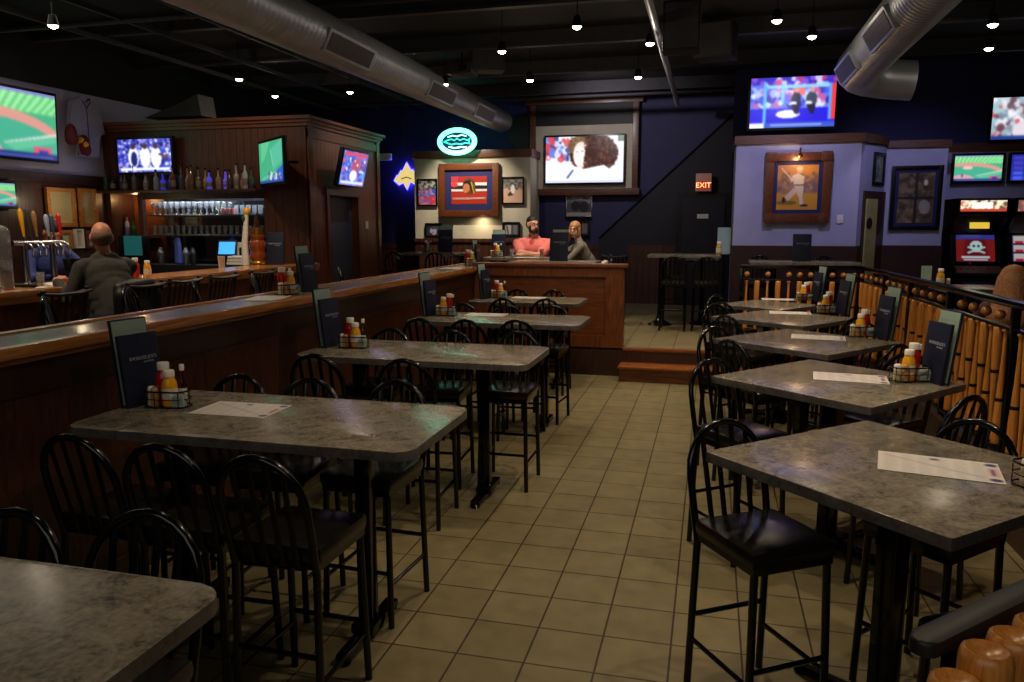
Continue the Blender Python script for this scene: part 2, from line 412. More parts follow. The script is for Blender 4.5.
# partition at the end of the left table row
pt = thing('wood_partition', 'low reddish panelled wooden partition at the end of the half wall row', 'partition')
bm = BM(); b2(bm, XW, -1.1, YP, YP+.14, PF-.02, 1.46); obj('body', bm, K['panelx'], pt)
bm = BM(); b2(bm, XW, -1.06, YP-.04, YP+.18, 1.455, 1.5, .01); obj('cap_rail', bm, K['panelx'], pt)
bm = BM()
b2(bm, XW+.05, -1.1, YP-.022, YP, 1.33, 1.45); b2(bm, XW+.05, -1.1, YP-.022, YP, PF, .54); b2(bm, -1.34, -1.1, YP-.022, YP, .54, 1.33); b2(bm, XW+.02, XW+.2, YP-.022, YP, .54, 1.33)
obj('panel_frame', bm, K['panel'], pt)

# bar-side walls
bm = BM(); b2(bm, LW-.15, LW, -2, 16.6, PF, 2.66); struct('wall_bar_lower', bm, K['beadd'])
bm = BM(); b2(bm, LW-.15, LW, -2, 16.6, 2.66, 3.98); struct('wall_bar_upper', bm, K['white'])
bm = BM(); b2(bm, LW-.15, LW+.06, -2, 16.6, 3.98, CEIL); struct('wall_bar_top', bm, K['ceil'])
bm = BM(); b2(bm, LW, LW+.05, -2, BY, 2.62, 2.76, .01); struct('trim_5', bm, K['darkwood'])
# ceiling, far walls
bm = BM(); b2(bm, LW-.15, 6.1, -2, 16.7, CEIL, CEIL+.1); struct('ceiling', bm, K['ceil'])
bm = BM(); b2(bm, LW, 6.1, 16.5, 16.7, PF, CEIL); struct('wall_back', bm, K['navy'], label='dark blue back wall')
bm = BM(); b2(bm, LW, .25, 16.46, 16.5, PF, 1.5); b2(bm, LW, .25, 16.44, 16.5, 1.5, 1.6); struct('trim_6', bm, K['wains'])
bm = BM()
lo = [(-2.3, 1.75), (.62, 4.47), (.62, PF), (-2.3, PF)]
vs = [bm.verts.new((x, y, z)) for y in (16.38, 16.49) for x, z in lo]
bm.faces.new(vs[:4]); bm.faces.new(vs[4:][::-1])
for i in range(4): bm.faces.new((vs[i], vs[(i+1) % 4], vs[4+(i+1) % 4], vs[4+i]))
struct('wall_stair', bm, K['darkwall'], label='dark wall under the sloping stair line')
bm = BM(); bx = Vector((-2.3, 16.36, 1.75)); by = Vector((.62, 16.36, 4.47)); tube(bm, [bx, by], .018, 4); struct('trim_7', bm, K['black_matte'])
bm = BM(); b2(bm, -3.5, 0.5, 16.425, 16.5, 1.6, 4.6); o = struct('wall_back_slate', bm, K['purple'])
o.location.y = .06
# cream picture wall
bm = BM(); b2(bm, -6.14, -3.62, 15.6, 16.45, 1.74, 3.4); struct('wall_picture', bm, K['cream'], label='cream plaster wall with framed pictures')
bm = BM(); b2(bm, -6.18, -3.58, 15.55, 16.45, 3.4, 3.55, .012); struct('trim_8', bm, K['trim'])
bm = BM(); b2(bm, -6.14, -3.62, 15.58, 16.45, PF, 1.66); b2(bm, -6.16, -3.6, 15.55, 16.45, 1.66, 1.74, .01); struct('trim_9', bm, K['wains'])
# niche frame round the centre TV
bm = BM(); b2(bm, -3.7, -1.62, 16.365, 16.44, 2.76, 4.08); struct('wall_niche', bm, K['cream'], label='pale panel behind the middle television')
bm = BM(); b2(bm, -3.7, -1.62, 16.34, 16.44, 4.08, 4.5); struct('panel_niche', bm, K['black_matte'])
bm = BM(); b2(bm, -3.8, -3.68, 16.3, 16.45, 2.66, 4.56, .01); b2(bm, -1.64, -1.52, 16.3, 16.45, 2.66, 4.56, .01); b2(bm, -3.88, -1.44, 16.28, 16.45, 4.5, 4.64, .01); b2(bm, -3.84, -1.48, 16.28, 16.45, 2.64, 2.78, .01)
struct('trim_10', bm, K['trim'], label='wooden frame round the middle television')
# round dark opening beside the niche
bm = BM(); lathe(bm, [(.36,0),(.36,.04)], (-3.96, 16.44, 3.98), 28, (0,-1,0)); struct('vent_round', bm, K['black_matte'])
# white wall block on the far side
WX0, WX1, WY = .33, 2.17, 13.0
bm = BM(); prism(bm, [(WX0,WY),(WX1,WY),(2.66,13.7),(2.66,14.4),(WX0,14.4)], PF, 3.27); struct('wall_white', bm, K['white'], label='white wall with a framed baseball picture')
bm = BM(); prism(bm, [(WX0-.03,WY-.05),(WX1+.03,WY-.05),(2.68,13.65),(2.68,14.4),(WX0-.03,14.4)], 3.27, 3.4); struct('trim_11', bm, K['trim'])
bm = BM(); prism(bm, [(WX0-.01,WY-.02),(WX1+.01,WY-.02),(2.3,13.2),(2.3,13.4),(WX0-.01,13.4)], PF, 1.69); struct('trim_12', bm, K['darkpanel'])
bm = BM(); b2(bm, 2.66, 3.55, 13.7, 14.5, PF, 3.23); struct('wall_white_far', bm, K['white'])
bm = BM(); b2(bm, 2.66, 3.58, 13.65, 14.5, 3.23, 3.34); struct('trim_13', bm, K['trim'])
bm = BM(); b2(bm, 2.67, 3.57, 13.68, 14.4, PF, 1.69); struct('trim_14', bm, K['darkpanel'])
bm = BM(); b2(bm, .3, 6.1, 14.45, 14.6, PF, CEIL); struct('wall_arcade', bm, K['navy'])
bm = BM(); b2(bm, 3.55, 6.1, 14.4, 14.46, 1.9, 3.2); struct('panel_arcade', bm, K['white'])
bm = BM(); b2(bm, 3.55, 6.1, 14.38, 14.46, 3.2, 3.34); struct('trim_15', bm, K['trim'])
bm = BM(); b2(bm, 6.0, 6.1, -2, 16.6, PF, CEIL); struct('wall_side', bm, K['navy'])
# narrow door on the chamfered wall
d = Vector((2.66-WX1, .7, 0)).normalized(); ang = math.atan2(d.y, d.x)
mid = Vector((WX1, WY, 0)) + d*.5
bm = BM(); b2(bm, -.36, .36, -.03, .02, 0, 2.16); o = struct('trim_16', bm, K['darkwood']); o.location = (mid.x, mid.y, PF); o.rotation_euler = (0,0,ang)
bm = BM(); b2(bm, -.3, .06, -.05, 0, 0.01, 2.04); o = struct('door_2', bm, mat('ochre_door', (176,166,104), .5)); o.location = (mid.x, mid.y, PF); o.rotation_euler = (0,0,ang)
bm = BM(); lathe(bm, [(.09,0),(.09,.01)], (-.2,-.05,1.66), 18, (0,-1,0)); obj('sign_disc', bm, K['black_matte'], o)
# exit door
bm = BM(); b2(bm, -.72, .36, 16.3, 16.4, PF, 2.66); struct('trim_17', bm, K['black_matte'])
bm = BM(); b2(bm, -.6, .24, 16.27, 16.32, PF+.01, 2.56); dr = struct('door_3', bm, K['darkwall'], label='dark exit door under the EXIT sign')
bm = BM(); b2(bm, -.3, -.08, 16.255, 16.275, 2.15, 2.24); obj('door_plate', bm, K['paper'], dr)
bm = BM(); b2(bm, -.52, .16, 16.24, 16.27, 1.3, 1.37); obj('push_bar', bm, K['steel'], dr)
bm = BM(); b2(bm, -1.7, .24, 16.36, 16.4, PF, 1.6); struct('trim_18', bm, K['wains'])

# back bar block: front face (with opening), side face (with door opening)
OX0, OX1, OZ0, OZ1 = -9.22, -6.5, 1.28, 2.5
bm = BM(); b2(bm, LW, OX0, BY, BY+.08, PF, 3.44); b2(bm, OX1, BXR, BY, BY+.08, PF, 3.44); b2(bm, OX0, OX1, BY, BY+.08, OZ1, 3.44); b2(bm, OX0, OX1, BY, BY+.08, PF, OZ0-.3); b2(bm, -8.72, -8.64, BY, BY+.08, OZ0-.3, OZ1)
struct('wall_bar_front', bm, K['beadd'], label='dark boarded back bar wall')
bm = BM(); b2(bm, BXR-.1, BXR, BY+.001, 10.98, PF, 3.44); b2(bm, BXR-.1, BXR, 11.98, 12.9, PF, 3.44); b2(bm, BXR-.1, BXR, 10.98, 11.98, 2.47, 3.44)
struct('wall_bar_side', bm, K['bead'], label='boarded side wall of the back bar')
bm = BM(); b2(bm, BXR-.02, BXR+.03, 10.9, 10.98, PF, 2.55); b2(bm, BXR-.02, BXR+.03, 11.98, 12.06, PF, 2.55); b2(bm, BXR-.02, BXR+.05, 10.86, 12.1, 2.47, 2.6)
b2(bm, BXR-.02, BXR+.025, BY, BY+.12, PF, 3.44); b2(bm, BXR-.02, BXR+.025, 12.78, 12.9, PF, 3.44); b2(bm, BXR-.02, BXR+.02, BY, 12.9, 3.28, 3.4)
struct('trim_19', bm, K['frame'])
bm = BM(); b2(bm, BXR-.75, BXR-.1, 10.9, 12.1, PF, 2.5); struct('door_1', bm, mat('grey_door', (66,70,80), .5), label='grey doorway in the side of the back bar')
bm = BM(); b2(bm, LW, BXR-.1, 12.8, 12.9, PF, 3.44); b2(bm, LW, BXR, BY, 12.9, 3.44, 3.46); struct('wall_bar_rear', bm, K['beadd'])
bm = BM()
for k, (e, z0, z1) in enumerate(((.03,3.44,3.49),(.06,3.49,3.535),(.1,3.535,3.58))):
    b2(bm, LW, BXR+e, BY-e, 12.9+e, z0, z1)
struct('trim_20', bm, K['frame'], label='cornice on top of the back bar')
bm = BM(); b2(bm, -8.64, OX1, BY+.5, BY+.53, OZ0-.3, OZ1); struct('mirror_back', bm, mat('bar_mirror', (120,130,145), .06, .95, .02), label='mirror behind the glass shelves')
bm = BM(); b2(bm, OX0, -8.64, BY+.5, BY+.53, OZ0-.3, OZ1); struct('panel_alcove', bm, K['panelx'], label='orange lit wooden alcove behind the bottles')
bm = BM(); b2(bm, OX0-.02, OX1+.02, BY+.05, BY+.56, OZ1, OZ1+.03); b2(bm, OX0-.04, OX0, BY+.05, BY+.56, OZ0-.3, OZ1); b2(bm, OX1, OX1+.04, BY+.05, BY+.56, OZ0-.3, OZ1); struct('trim_21', bm, K['darkwood'])
bm = BM(); b2(bm, OX0, OX1, BY-.35, BY-.002, PF, 1.42, .01); o = obj('back_counter', bm, K['black_matte']); tag(o, 'dark work counter under the glass shelves of the back bar', 'counter')

bm = BM(); b2(bm, -8.64, OX1, BY-.002, BY+.03, OZ1-.09, OZ1); struct('trim_23', bm, K['darkwood'])  # lip board added to hide the shelf light from the camera
# ceiling steelwork
for k, y in enumerate((3.2, 5.2, 7.2, 9.2, 11.2, 13.2, 15.2)):
    bm = BM(); b2(bm, LW, 6, y-.05, y+.05, CEIL-.22, CEIL-.18); b2(bm, LW, 6, y-.008, y+.008, CEIL-.18, CEIL); struct('beam_%d' % (k+1), bm, K['joist'])
for k, x in enumerate((-8.0, -7.0, -6.0)):
    bm = BM(); b2(bm, x-.02, x+.02, 6, 16, CEIL-.3, CEIL-.24); struct('rail_%d' % (k+1), bm, K['joist'])
def pipe(name, label, pts, r, m='joist'):
    bm = BM(); tube(bm, pts, r, 10); return tag(obj(name, bm, K[m]), label, 'pipe')
pipe('ceiling_pipe', 'grey conduit running lengthways under the black ceiling', [(-.72, 4, 4.3), (-.72, 15.5, 4.3)], .045, 'duct')
pipe('sprinkler_pipe', 'thin dark pipe crossing the black ceiling above the tables', [(LW, 8.3, 4.45), (6, 8.3, 4.45)], .03)
pipe('sprinkler_pipe', 'thin bluish pipe crossing the ceiling near the far wall', [(-7.5, 14.9, 4.42), (0.4, 14.9, 4.42)], .03)
pipe('drop_rod', 'thin rod with a round camera hanging by the green neon sign', [(-6.2, 15.2, CEIL), (-6.2, 15.2, 3.5)], .012, 'black_matte')

# ducts
def spiral(name, label, p0, p1, r, vents, side, elbow=None, r1=None):
    t = thing(name, label, 'duct')
    p0, p1 = Vector(p0), Vector(p1)
    bm = BM(); L = (p1-p0).length; n = int(L/.09)
    prof = []
    for i in range(n+1):
        h = L*i/n; q_ = r + ((r1 or r)-r)*i/n; prof += [(q_, h), (q_+.005, h+.012), (q_, h+.024)]
    lathe(bm, prof, p0, 28, p1-p0)
    obj('duct_run', bm, K['duct'], t, 60)
    for y in vents:
        a = side
        f_ = (y-p0.y)/(p1.y-p0.y); c_ = p0.lerp(p1, f_); rr = r + ((r1 or r)-r)*f_
        q = Vector((c_.x + math.cos(a)*rr, y, c_.z + math.sin(a)*rr))
        R = Matrix.Rotation(PI/2 - a, 3, 'Y')
        bm = BM(); box(bm, q, (.25, 1.15, .05), R, .006); v = obj('vent_frame', bm, K['duct'], t)
        bm = BM(); box(bm, q + Vector((math.cos(a), 0, math.sin(a)))*.024, (.19, 1.05, .01), R)
        for j in range(7): box(bm, q + Vector((math.cos(a), 0, math.sin(a)))*.03 + R @ Vector((-.08+.027*j, 0, 0)), (.007, 1.05, .012), R)
        obj('vent_grille', bm, K['ductvent'], v)
    if elbow:
        bm = BM(); tube(bm, elbow, r, 28); obj('elbow', bm, K['duct'], t, 60)
    return t
spiral('spiral_duct', 'long silver spiral duct running above the half wall tables', (-4.2, 3.0, 4.0), (-4.3, 15.9, 4.15), .28, (8.3, 11.5, 13.9), -.45, None, .215)
spiral('spiral_duct', 'silver spiral duct with an elbow above the hanging television by the white wall', (1.79, 3.0, 4.1), (1.82, 11.6, 4.1), .27, (8.9, 10.9), PI+.5,
       [(1.82, 11.5, 4.1), (1.84, 11.75, 4.1), (1.91, 11.95, 4.09), (2.04, 12.1, 4.07), (2.28, 12.18, 4.04), (2.58, 12.2, 4.01), (2.64, 12.2, 4.005)])
# ================================================================== STOOLS AND TABLES
def make_stool():
    t = thing('arch_back_stool', 'stool', 'bar stool')
    bm = BM(); box(bm, (0, 0, .742), (.4, .4, .065), None, .028)
    for v in bm.verts:
        if v.co.z > .76: v.co.z += .026*(1-(v.co.x/.21)**2)*(1-(v.co.y/.21)**2)
    obj('seat', bm, K['vinyl'], t, 60)
    bm = BM(); b2(bm, -.188, .188, -.19, .19, .68, .712); obj('seat_frame', bm, K['black'], t)
    top = 1.165; r = .185
    def back(z): return -.2 - .11*max(0, z-.68)/.48
    P = [(-.18, back(.68), .68), (-.185, back(.82), .82), (-.185, back(.95), .95)]
    for k in range(1, 12):
        a = PI - PI*k/12; z = .95 + (top-.013-.95)*math.sin(a); P.append((r*math.cos(a), back(z), z))
    P += [(.185, back(.95), .95), (.185, back(.82), .82), (.18, back(.68), .68)]
    bm = BM(); tube(bm, P, .016, 10, up=(0,1,0)); a = obj('back_arch', bm, K['black'], t, 60)
    for x in (-.11, -.038, .038, .11):
        zt = .95 + (top-.013-.95)*math.sqrt(1-(x/r)**2)
        bm = BM(); tube(bm, [(x*.9, back(.69), .69), (x, back(zt), zt)], .0135, 6, up=(0,1,0), ry=.006); obj('spindle', bm, K['black'], a)
    for sx in (-1, 1):
        bm = BM(); tube(bm, [(sx*.172, .175, .68), (sx*.186, .195, 0.0)], .0165, 8); obj('leg', bm, K['black'], t, 60)
        bm = BM(); tube(bm, [(sx*.18, -.2, .68), (sx*.19, -.225, 0.0)], .0165, 8); obj('leg', bm, K['black'], t, 60)
        bm = BM(); tube(bm, [(sx*.181, .189, .22), (sx*.186, -.217, .22)], .011, 6); obj('foot_rail', bm, K['black'], t, 60)
    bm = BM(); tube(bm, [(-.18, .187, .28), (.18, .187, .28)], .011, 6); obj('foot_rail', bm, K['black'], t, 60)
    bm = BM(); tube(bm, [(-.185, -.214, .33), (.185, -.214, .33)], .011, 6); obj('foot_rail', bm, K['black'], t, 60)
    return t
stool = Maker(make_stool)
def face(dx, dy): return math.atan2(dy, dx) - PI/2      # rotation so that local +y looks along (dx, dy)

TZ = 1.08
def make_long_table():
    t = thing('long_table', 't', 'table')
    bm = BM(); prism(bm, roundrect(-.865, .865, -.425, .425, .09), TZ-.042, TZ, .006); o = obj('tabletop', bm, [K['laminate'], K['lam_edge']], t)
    for p in o.data.polygons:
        if p.normal.z < .7: p.material_index = 1
    for x in (-.55, .46):
        bm = BM(); box(bm, (x, 0, TZ/2-.02), (.075, .075, TZ-.06), None, .006); obj('column', bm, K['black'], t)
        bm = BM(); box(bm, (x, 0, TZ-.052), (.3, .5, .02)); obj('mount_plate', bm, K['black'], t); bm = BM(); box(bm, (x, 0, .035), (.07, .58, .035), None, .012)
        for s in (-1, 1): lathe(bm, [(.03, 0), (.035, .012), (.02, .03)], (x, s*.27, 0), 10)
        box(bm, (x, 0, .06), (.12, .16, .05), None, .015)
        obj('foot', bm, K['black'], t)
    return t
def make_square_table():
    t = thing('square_table', 't', 'table')
    h = .5
    bm = BM(); prism(bm, roundrect(-h, h, -h, h, .012, 2), TZ-.042, TZ, .005); o = obj('tabletop', bm, [K['laminate'], K['lam_edge']], t)
    for p in o.data.polygons:
        if p.normal.z < .7: p.material_index = 1
    bm = BM(); box(bm, (0, 0, TZ/2-.02), (.085, .085, TZ-.06), None, .006); obj('column', bm, K['black'], t)
    bm = BM(); box(bm, (0, 0, TZ-.052), (.5, .5, .02)); obj('mount_plate', bm, K['black'], t); bm = BM(); box(bm, (0, 0, .07), (.15, .15, .05), None, .015)
    for k in range(4):
        a = k*PI/2; ca, sa = math.cos(a), math.sin(a)
        tube(bm, [(.05*ca, .05*sa, .06), (.36*ca, .36*sa, .03), (.4*ca, .4*sa, .022)], [.036, .026, .024], 8)
        lathe(bm, [(.026, 0), (.03, .01), (.016, .025)], (.385*ca, .385*sa, 0), 10)
    obj('foot', bm, K['black'], t)
    return t
long_table = Maker(make_long_table); square_table = Maker(make_square_table)

LX = -2.03
LY = [1.205, 3.27, 5.33, 7.44, 9.45]
where = ['nearest the camera, cut by frame', 'second from the camera', 'third from the camera', 'fourth from the camera', 'by the wooden partition']
for k, y in enumerate(LY):
    lt_ = long_table((LX - (0 if k < 4 else .17), y, 0), 0, 'long grey laminate high table along the half wall, ' + where[k], 'long grey tables along the half wall')
    if k == 4: lt_.scale = (.8, 1, 1)
RC = [(.74, 3.17, 1.0), (.76, 4.92, 1.0), (.77, 6.6, 1.0), (.75, 8.25, 1.0), (.68, 9.56, .84)]
RROT = math.radians(43)
wr = ['nearest the camera', 'second from the camera', 'third from the camera', 'fourth from the camera', 'smallest and farthest from the camera']
for k, (x, y, s) in enumerate(RC):
    t = square_table((x, y, 0), math.radians((44, 50, 51, 53, 55)[k]), 'square grey high table set cornerwise by the bat railing, ' + wr[k], 'square grey tables beside the bat railing')
    t.scale = (1.04*s, 1.04*s, 1.0)

# stools round the long tables: (x of the back, y of the back) -> the seat stands .27 in front of it
tn = ['nearest', 'second', 'third', 'fourth', 'fifth']
pos = ['by the half wall', 'in the middle', 'at the aisle end']
near = {1: [(-2.49,2.5),(-2.06,2.47),(-1.6,2.43)], 2: [(-2.53,4.55),(-1.88,4.52)], 3: [(-2.55,6.6),(-2.11,6.62),(-1.7,6.7)], 4: [(-2.33,8.7),(-1.83,8.78)]}
far = {0: [(-2.5,1.8),(-1.99,1.76),(-1.58,1.85)], 1: [(-2.58,3.79),(-2.12,3.79),(-1.66,3.86)], 2: [(-2.54,5.86),(-2.0,5.88),(-1.48,5.96)], 3: [(-2.6,8.0),(-2.1,7.98),(-1.62,8.0)], 4: [(-2.48,10.0),(-1.99,10.02)]}
jit = random.Random(3)
for d, sgn, side in ((near, 1, 'camera side'), (far, -1, 'far side')):
    for k, L in d.items():
        for j, (x, y) in enumerate(L):
            p = pos[j] if len(L) == 3 else ('toward the half wall' if j == 0 else 'toward the aisle')
            stool((x, y + sgn*.3, 0), (0 if sgn > 0 else PI) + jit.uniform(-.09, .09), 'black bar stool on the %s of the %s long table, %s' % (side, tn[k], p), 'black arch-back bar stools at the long tables')
# stools round the cornerwise tables
def rst(x, y, dx, dy, lab): stool((x, y, 0), face(dx, dy), lab, 'black arch-back bar stools at the cornerwise tables')
rst(.25, 3.16, .56, -.83, 'black arch-back bar stool at the nearest square table, seat in full view')
rst(.95, 2.48, -.55, .83, 'black bar stool under the nearest square table, half behind the near handrail')
rst(.95, 3.46, -.7, -.72, 'black bar stool on the railing side of the nearest square table')
q = ['', 'second', 'third', 'fourth', 'farthest']
A = {1: (.22, 4.78, .62, -.78), 2: (.24, 6.42, .62, -.78), 3: (.26, 8.4, .66, -.75), 4: (.3, 9.6, .7, -.7)}
B = {2: (.38, 6.12, .72, .7), 3: (.38, 7.8, .7, .7), 4: (.36, 9.12, .7, .7)}
CC = {1: (1.1, 5.35, -.7, -.7), 2: (1.12, 7.05, -.7, -.7), 3: (1.1, 8.7, -.7, -.7)}
D = {1: (1.08, 4.44, -.68, .72), 2: (1.12, 6.2, -.7, .7), 3: (1.1, 7.88, -.7, .7), 4: (1.0, 9.2, -.7, .7)}
for dd, ph in ((A, 'on the far aisle side of'), (B, 'back to camera, near aisle side of'), (CC, 'on the far railing side of'), (D, 'on the near railing side of')):
    for k, (x, y, dx, dy) in dd.items():
        rst(x, y, dx, dy, 'black bar stool, %s the %s square table' % (ph, q[k]))

# ------------------------------------------------------------------ condiment sets
def make_caddy():
    t = thing('condiment_caddy', 't', 'caddy')
    bm = BM()
    def oval(z, n=28): return [(.115*math.copysign(abs(math.cos(a))**.7, math.cos(a)), .062*math.copysign(abs(math.sin(a))**.7, math.sin(a)), z) for a in [2*PI*i/n for i in range(n)]]
    for z, r in ((.006, .0035), (.045, .0025), (.085, .0045)): tube(bm, oval(z), r, 6, closed=True, up=(0,0,1))
    O = oval(0)
    for i in range(0, 28, 4): tube(bm, [(O[i][0], O[i][1], .006), (O[i][0], O[i][1], .085)], .0022, 5)
    for x in (-.06, 0, .06): tube(bm, [(x, -.058, .006), (x, .058, .006)], .0025, 5)
    obj('wire_basket', bm, K['black'], t, 60)
    return t
def bottle(name, prof, m, cap, lab=None, labm=None):
    def f():
        t = thing(name, 't', 'bottle' if 'shaker' not in name else 'shaker')
        bm = BM(); lathe(bm, prof, seg=16); obj('body', bm, K[m], t, 60)
        bm = BM(); lathe(bm, cap[0], seg=16); obj('cap', bm, K[cap[1]], t, 50)
        if lab:
            bm = BM(); lathe(bm, lab, seg=16); obj('label', bm, K[labm], t, 60)
        return t
    return Maker(f)
ketchup = bottle('ketchup_bottle', [(.028,0),(.033,.006),(.033,.09),(.036,.11),(.034,.13),(.022,.155),(.02,.16)], 'ketchup', ([(.021,.158),(.026,.16),(.026,.188),(.024,.192)], 'cap'), [(.0335,.03),(.0337,.035),(.0337,.085),(.0335,.088)], 'redlabel')
mustard = bottle('mustard_bottle', [(.028,0),(.033,.006),(.034,.08),(.031,.11),(.021,.132),(.019,.135)], 'mustard', ([(.02,.134),(.024,.135),(.024,.16),(.02,.164)], 'cap'), [(.0345,.03),(.0347,.034),(.0347,.08),(.034,.083)], 'paperlabel')
sauce = bottle('sauce_bottle', [(.018,0),(.02,.004),(.02,.1),(.017,.125),(.0095,.15),(.0095,.18)], 'sauce', ([(.0098,.178),(.0125,.18),(.0125,.208),(.011,.211)], 'cap'), [(.0204,.03),(.0206,.033),(.0206,.085),(.0204,.088)], 'paperlabel')
salt = bottle('salt_shaker', [(.02,0),(.022,.004),(.02,.07),(.019,.074)], 'salt', ([(.02,.073),(.021,.076),(.019,.094),(.012,.099)], 'cap'))
pepper = bottle('pepper_shaker', [(.02,0),(.022,.004),(.02,.07),(.019,.074)], 'pepper', ([(.02,.073),(.021,.076),(.019,.094),(.012,.099)], 'pepper'))
def make_sugar():
    t = thing('sugar_packet_holder', 't', 'packets')
    bm = BM(); box(bm, (0,0,.03), (.07,.035,.055), None, .004); obj('holder', bm, K['glass'] if False else K['card'], t)
    for i in range(5):
        bm = BM(); box(bm, (0, -.013+.0065*i, .042), (.058, .004, .07), Matrix.Rotation(.04*(i-2), 3, 'X')); obj('packet', bm, K['sugar'], t)
    return t
sugar = Maker(make_sugar); caddy = Maker(make_caddy)
def condiments(x, y, z, rot, wh, order=0):
    c, s = math.cos(rot), math.sin(rot)
    def at(dx, dy, dz=.008): return (x + c*dx - s*dy, y + s*dx + c*dy, z+dz)
    caddy((x, y, z+.002), rot, 'black wire condiment caddy ' + wh, 'wire condiment caddies')
    f = -1 if order else 1
    ketchup(at(-.032*f, .022), rot, 'red ketchup bottle in the caddy ' + wh, 'ketchup bottles', 1.14)
    mustard(at(.022*f, -.018), rot, 'yellow mustard bottle in the caddy ' + wh, 'mustard bottles', 1.14)
    sauce(at(.068, .024), rot, 'slim dark sauce bottle in the caddy ' + wh, 'sauce bottles')
    salt(at(-.084, -.008), rot, 'cream salt shaker in the caddy ' + wh, 'salt shakers')
    pepper(at(-.05, -.036), rot, 'brown pepper shaker in the caddy ' + wh, 'pepper shakers')
    sugar(at(.072, -.03), rot, 'pale sugar packets in the caddy ' + wh, 'sugar packets')
def make_menu():
    t = thing('menu_booklet', 't', 'menu')
    R = Matrix.Rotation(-.12, 3, 'X')
    bm = BM(); box(bm, R @ Vector((0, 0, .165)), (.215, .018, .33), R, .004); c = obj('cover', bm, K['menu'], t)
    bm = BM(); box(bm, R @ Vector((.004, 0, .165)), (.2, .01, .322), R); obj('pages', bm, K['paper'], t)
    text_mesh('cover_print', "SHOELESS JOE'S", .022, K['text'], c, tuple(R @ Vector((.01, -.0105, .215))), (PI/2-.12, 0, 0))
    text_mesh('cover_print', 'ALE HOUSE', .011, K['text'], c, tuple(R @ Vector((.04, -.0105, .195))), (PI/2-.12, 0, 0))
    return t
def make_card():
    t = thing('drinks_card', 't', 'card')
    R = Matrix.Rotation(-.12, 3, 'X')
    bm = BM(); box(bm, R @ Vector((0, .02, .2)), (.2, .012, .4), R, .003); obj('backing', bm, K['menu'], t)
    bm = BM(); box(bm, R @ Vector((0, .0125, .2)), (.185, .004, .385), R); f = obj('sheet', bm, K['card'], t)
    bm = BM()
    for k in range(6):
        for j in range(2): box(bm, R @ Vector((-.04+.08*j, .010, .345-.0*j-.05*k/3)), (.055-.01*(k % 3), .001, .005), R)
    obj('print_lines', bm, K['text'], f)
    return t
menu = Maker(make_menu); card = Maker(make_card)
def menus(x, y, z, rot, wh, s=1.0):
    menu((x, y, z+.003), rot, 'dark navy menu booklet standing upright ' + wh, 'standing menu booklets', s)
    c, sn = math.cos(rot), math.sin(rot)
    card((x - sn*.025*s, y + c*.025*s, z+.003), rot, 'grey-green drinks card behind the menu ' + wh, 'drinks cards', s)
LT = ['', 'on the second long table', 'on the third long table', 'on the fourth long table', 'on the fifth long table']
for k, (cu, cv, mu, mv, mr) in {1: (169,406.5,147,404,1.42), 2: (354,347.5,334,346,1.45), 3: (446,315.5,433,315.5,1.45), 4: (499,298,488,298.5,1.45)}.items():
    p = PZ(cu, cv, TZ); q = PZ(mu, mv, TZ)
    condiments(max(p.x, -2.74), min(p.y, LY[k]+.33), TZ, .12, LT[k], order=0 if k != 3 else 1)
    menus(max(q.x, -2.84), min(q.y, LY[k]+.3), TZ, mr, LT[k], 1.12)
RT = ['on the nearest square table', 'on the second square table', 'on the third square table', 'on the fourth square table', 'on the farthest square table']
for k, (cu, cv, mu, mv) in enumerate(((1046,486,1066,470), (909,381,930,382), (861,336.5,880,339), (826,313,840,314.5), (804,300.5,814,301))):
    p = PZ(cu, cv, TZ); q = PZ(mu, mv, TZ)
    condiments(p.x, p.y, TZ, .35, RT[k], order=1); menus(q.x, q.y, TZ, -1.3, RT[k], 1.08)
# place mats
cvp = Canvas(84, 54, (226,220,214))
for y in range(4, 50, 3):
    for x0 in range(5, 66, 12):
        cvp.line((x0)/84, (y+.5)/54, (x0+random.uniform(6, 10))/84, (y+.5)/54, .022, (178,168,176), .75)
cvp.line(.05, .15, .85, .8, .05, (168,150,180), .5)
cvp.ell(.93, .14, .05, .07, (52,50,104)); cvp.ell(.93, .86, .05, .07, (52,50,104)); cvp.ell(.48, .16, .04, .05, (60,58,110)); cvp.rect(.9, .3, .97, .7, (216,150,150), .6); cvp.line(.93, .35, .93, .65, .02, (90,60,110))
def make_mat():
    bm = BM(); b2(bm, -.21, .21, -.135, .135, 0, .0012); t = obj('paper_placemat', bm, K['paper']); tag(t, 't', 'placemat')
    picture('printed_face', cvp, .42, .27, K['attr'], t, (0, 0, .0016), (-PI/2, 0, 0))
    return t
pmat = Maker(make_mat)
for (u, v, lab, rz) in ((241,409.5,LT[1],.02), (486,314.8,LT[3],0), (529,297.8,LT[4],0), (938,467,RT[0],-.2), (850,378,RT[1],-.12), (818,337.5,RT[2],-.12), (790,313,RT[3],-.05), (779,299.5,RT[4],0)):
    p = PZ(u, v, TZ); k = lab
    pmat((p.x, p.y, TZ+.001), rz, 'white printed paper placemat lying ' + lab, 'paper placemats')

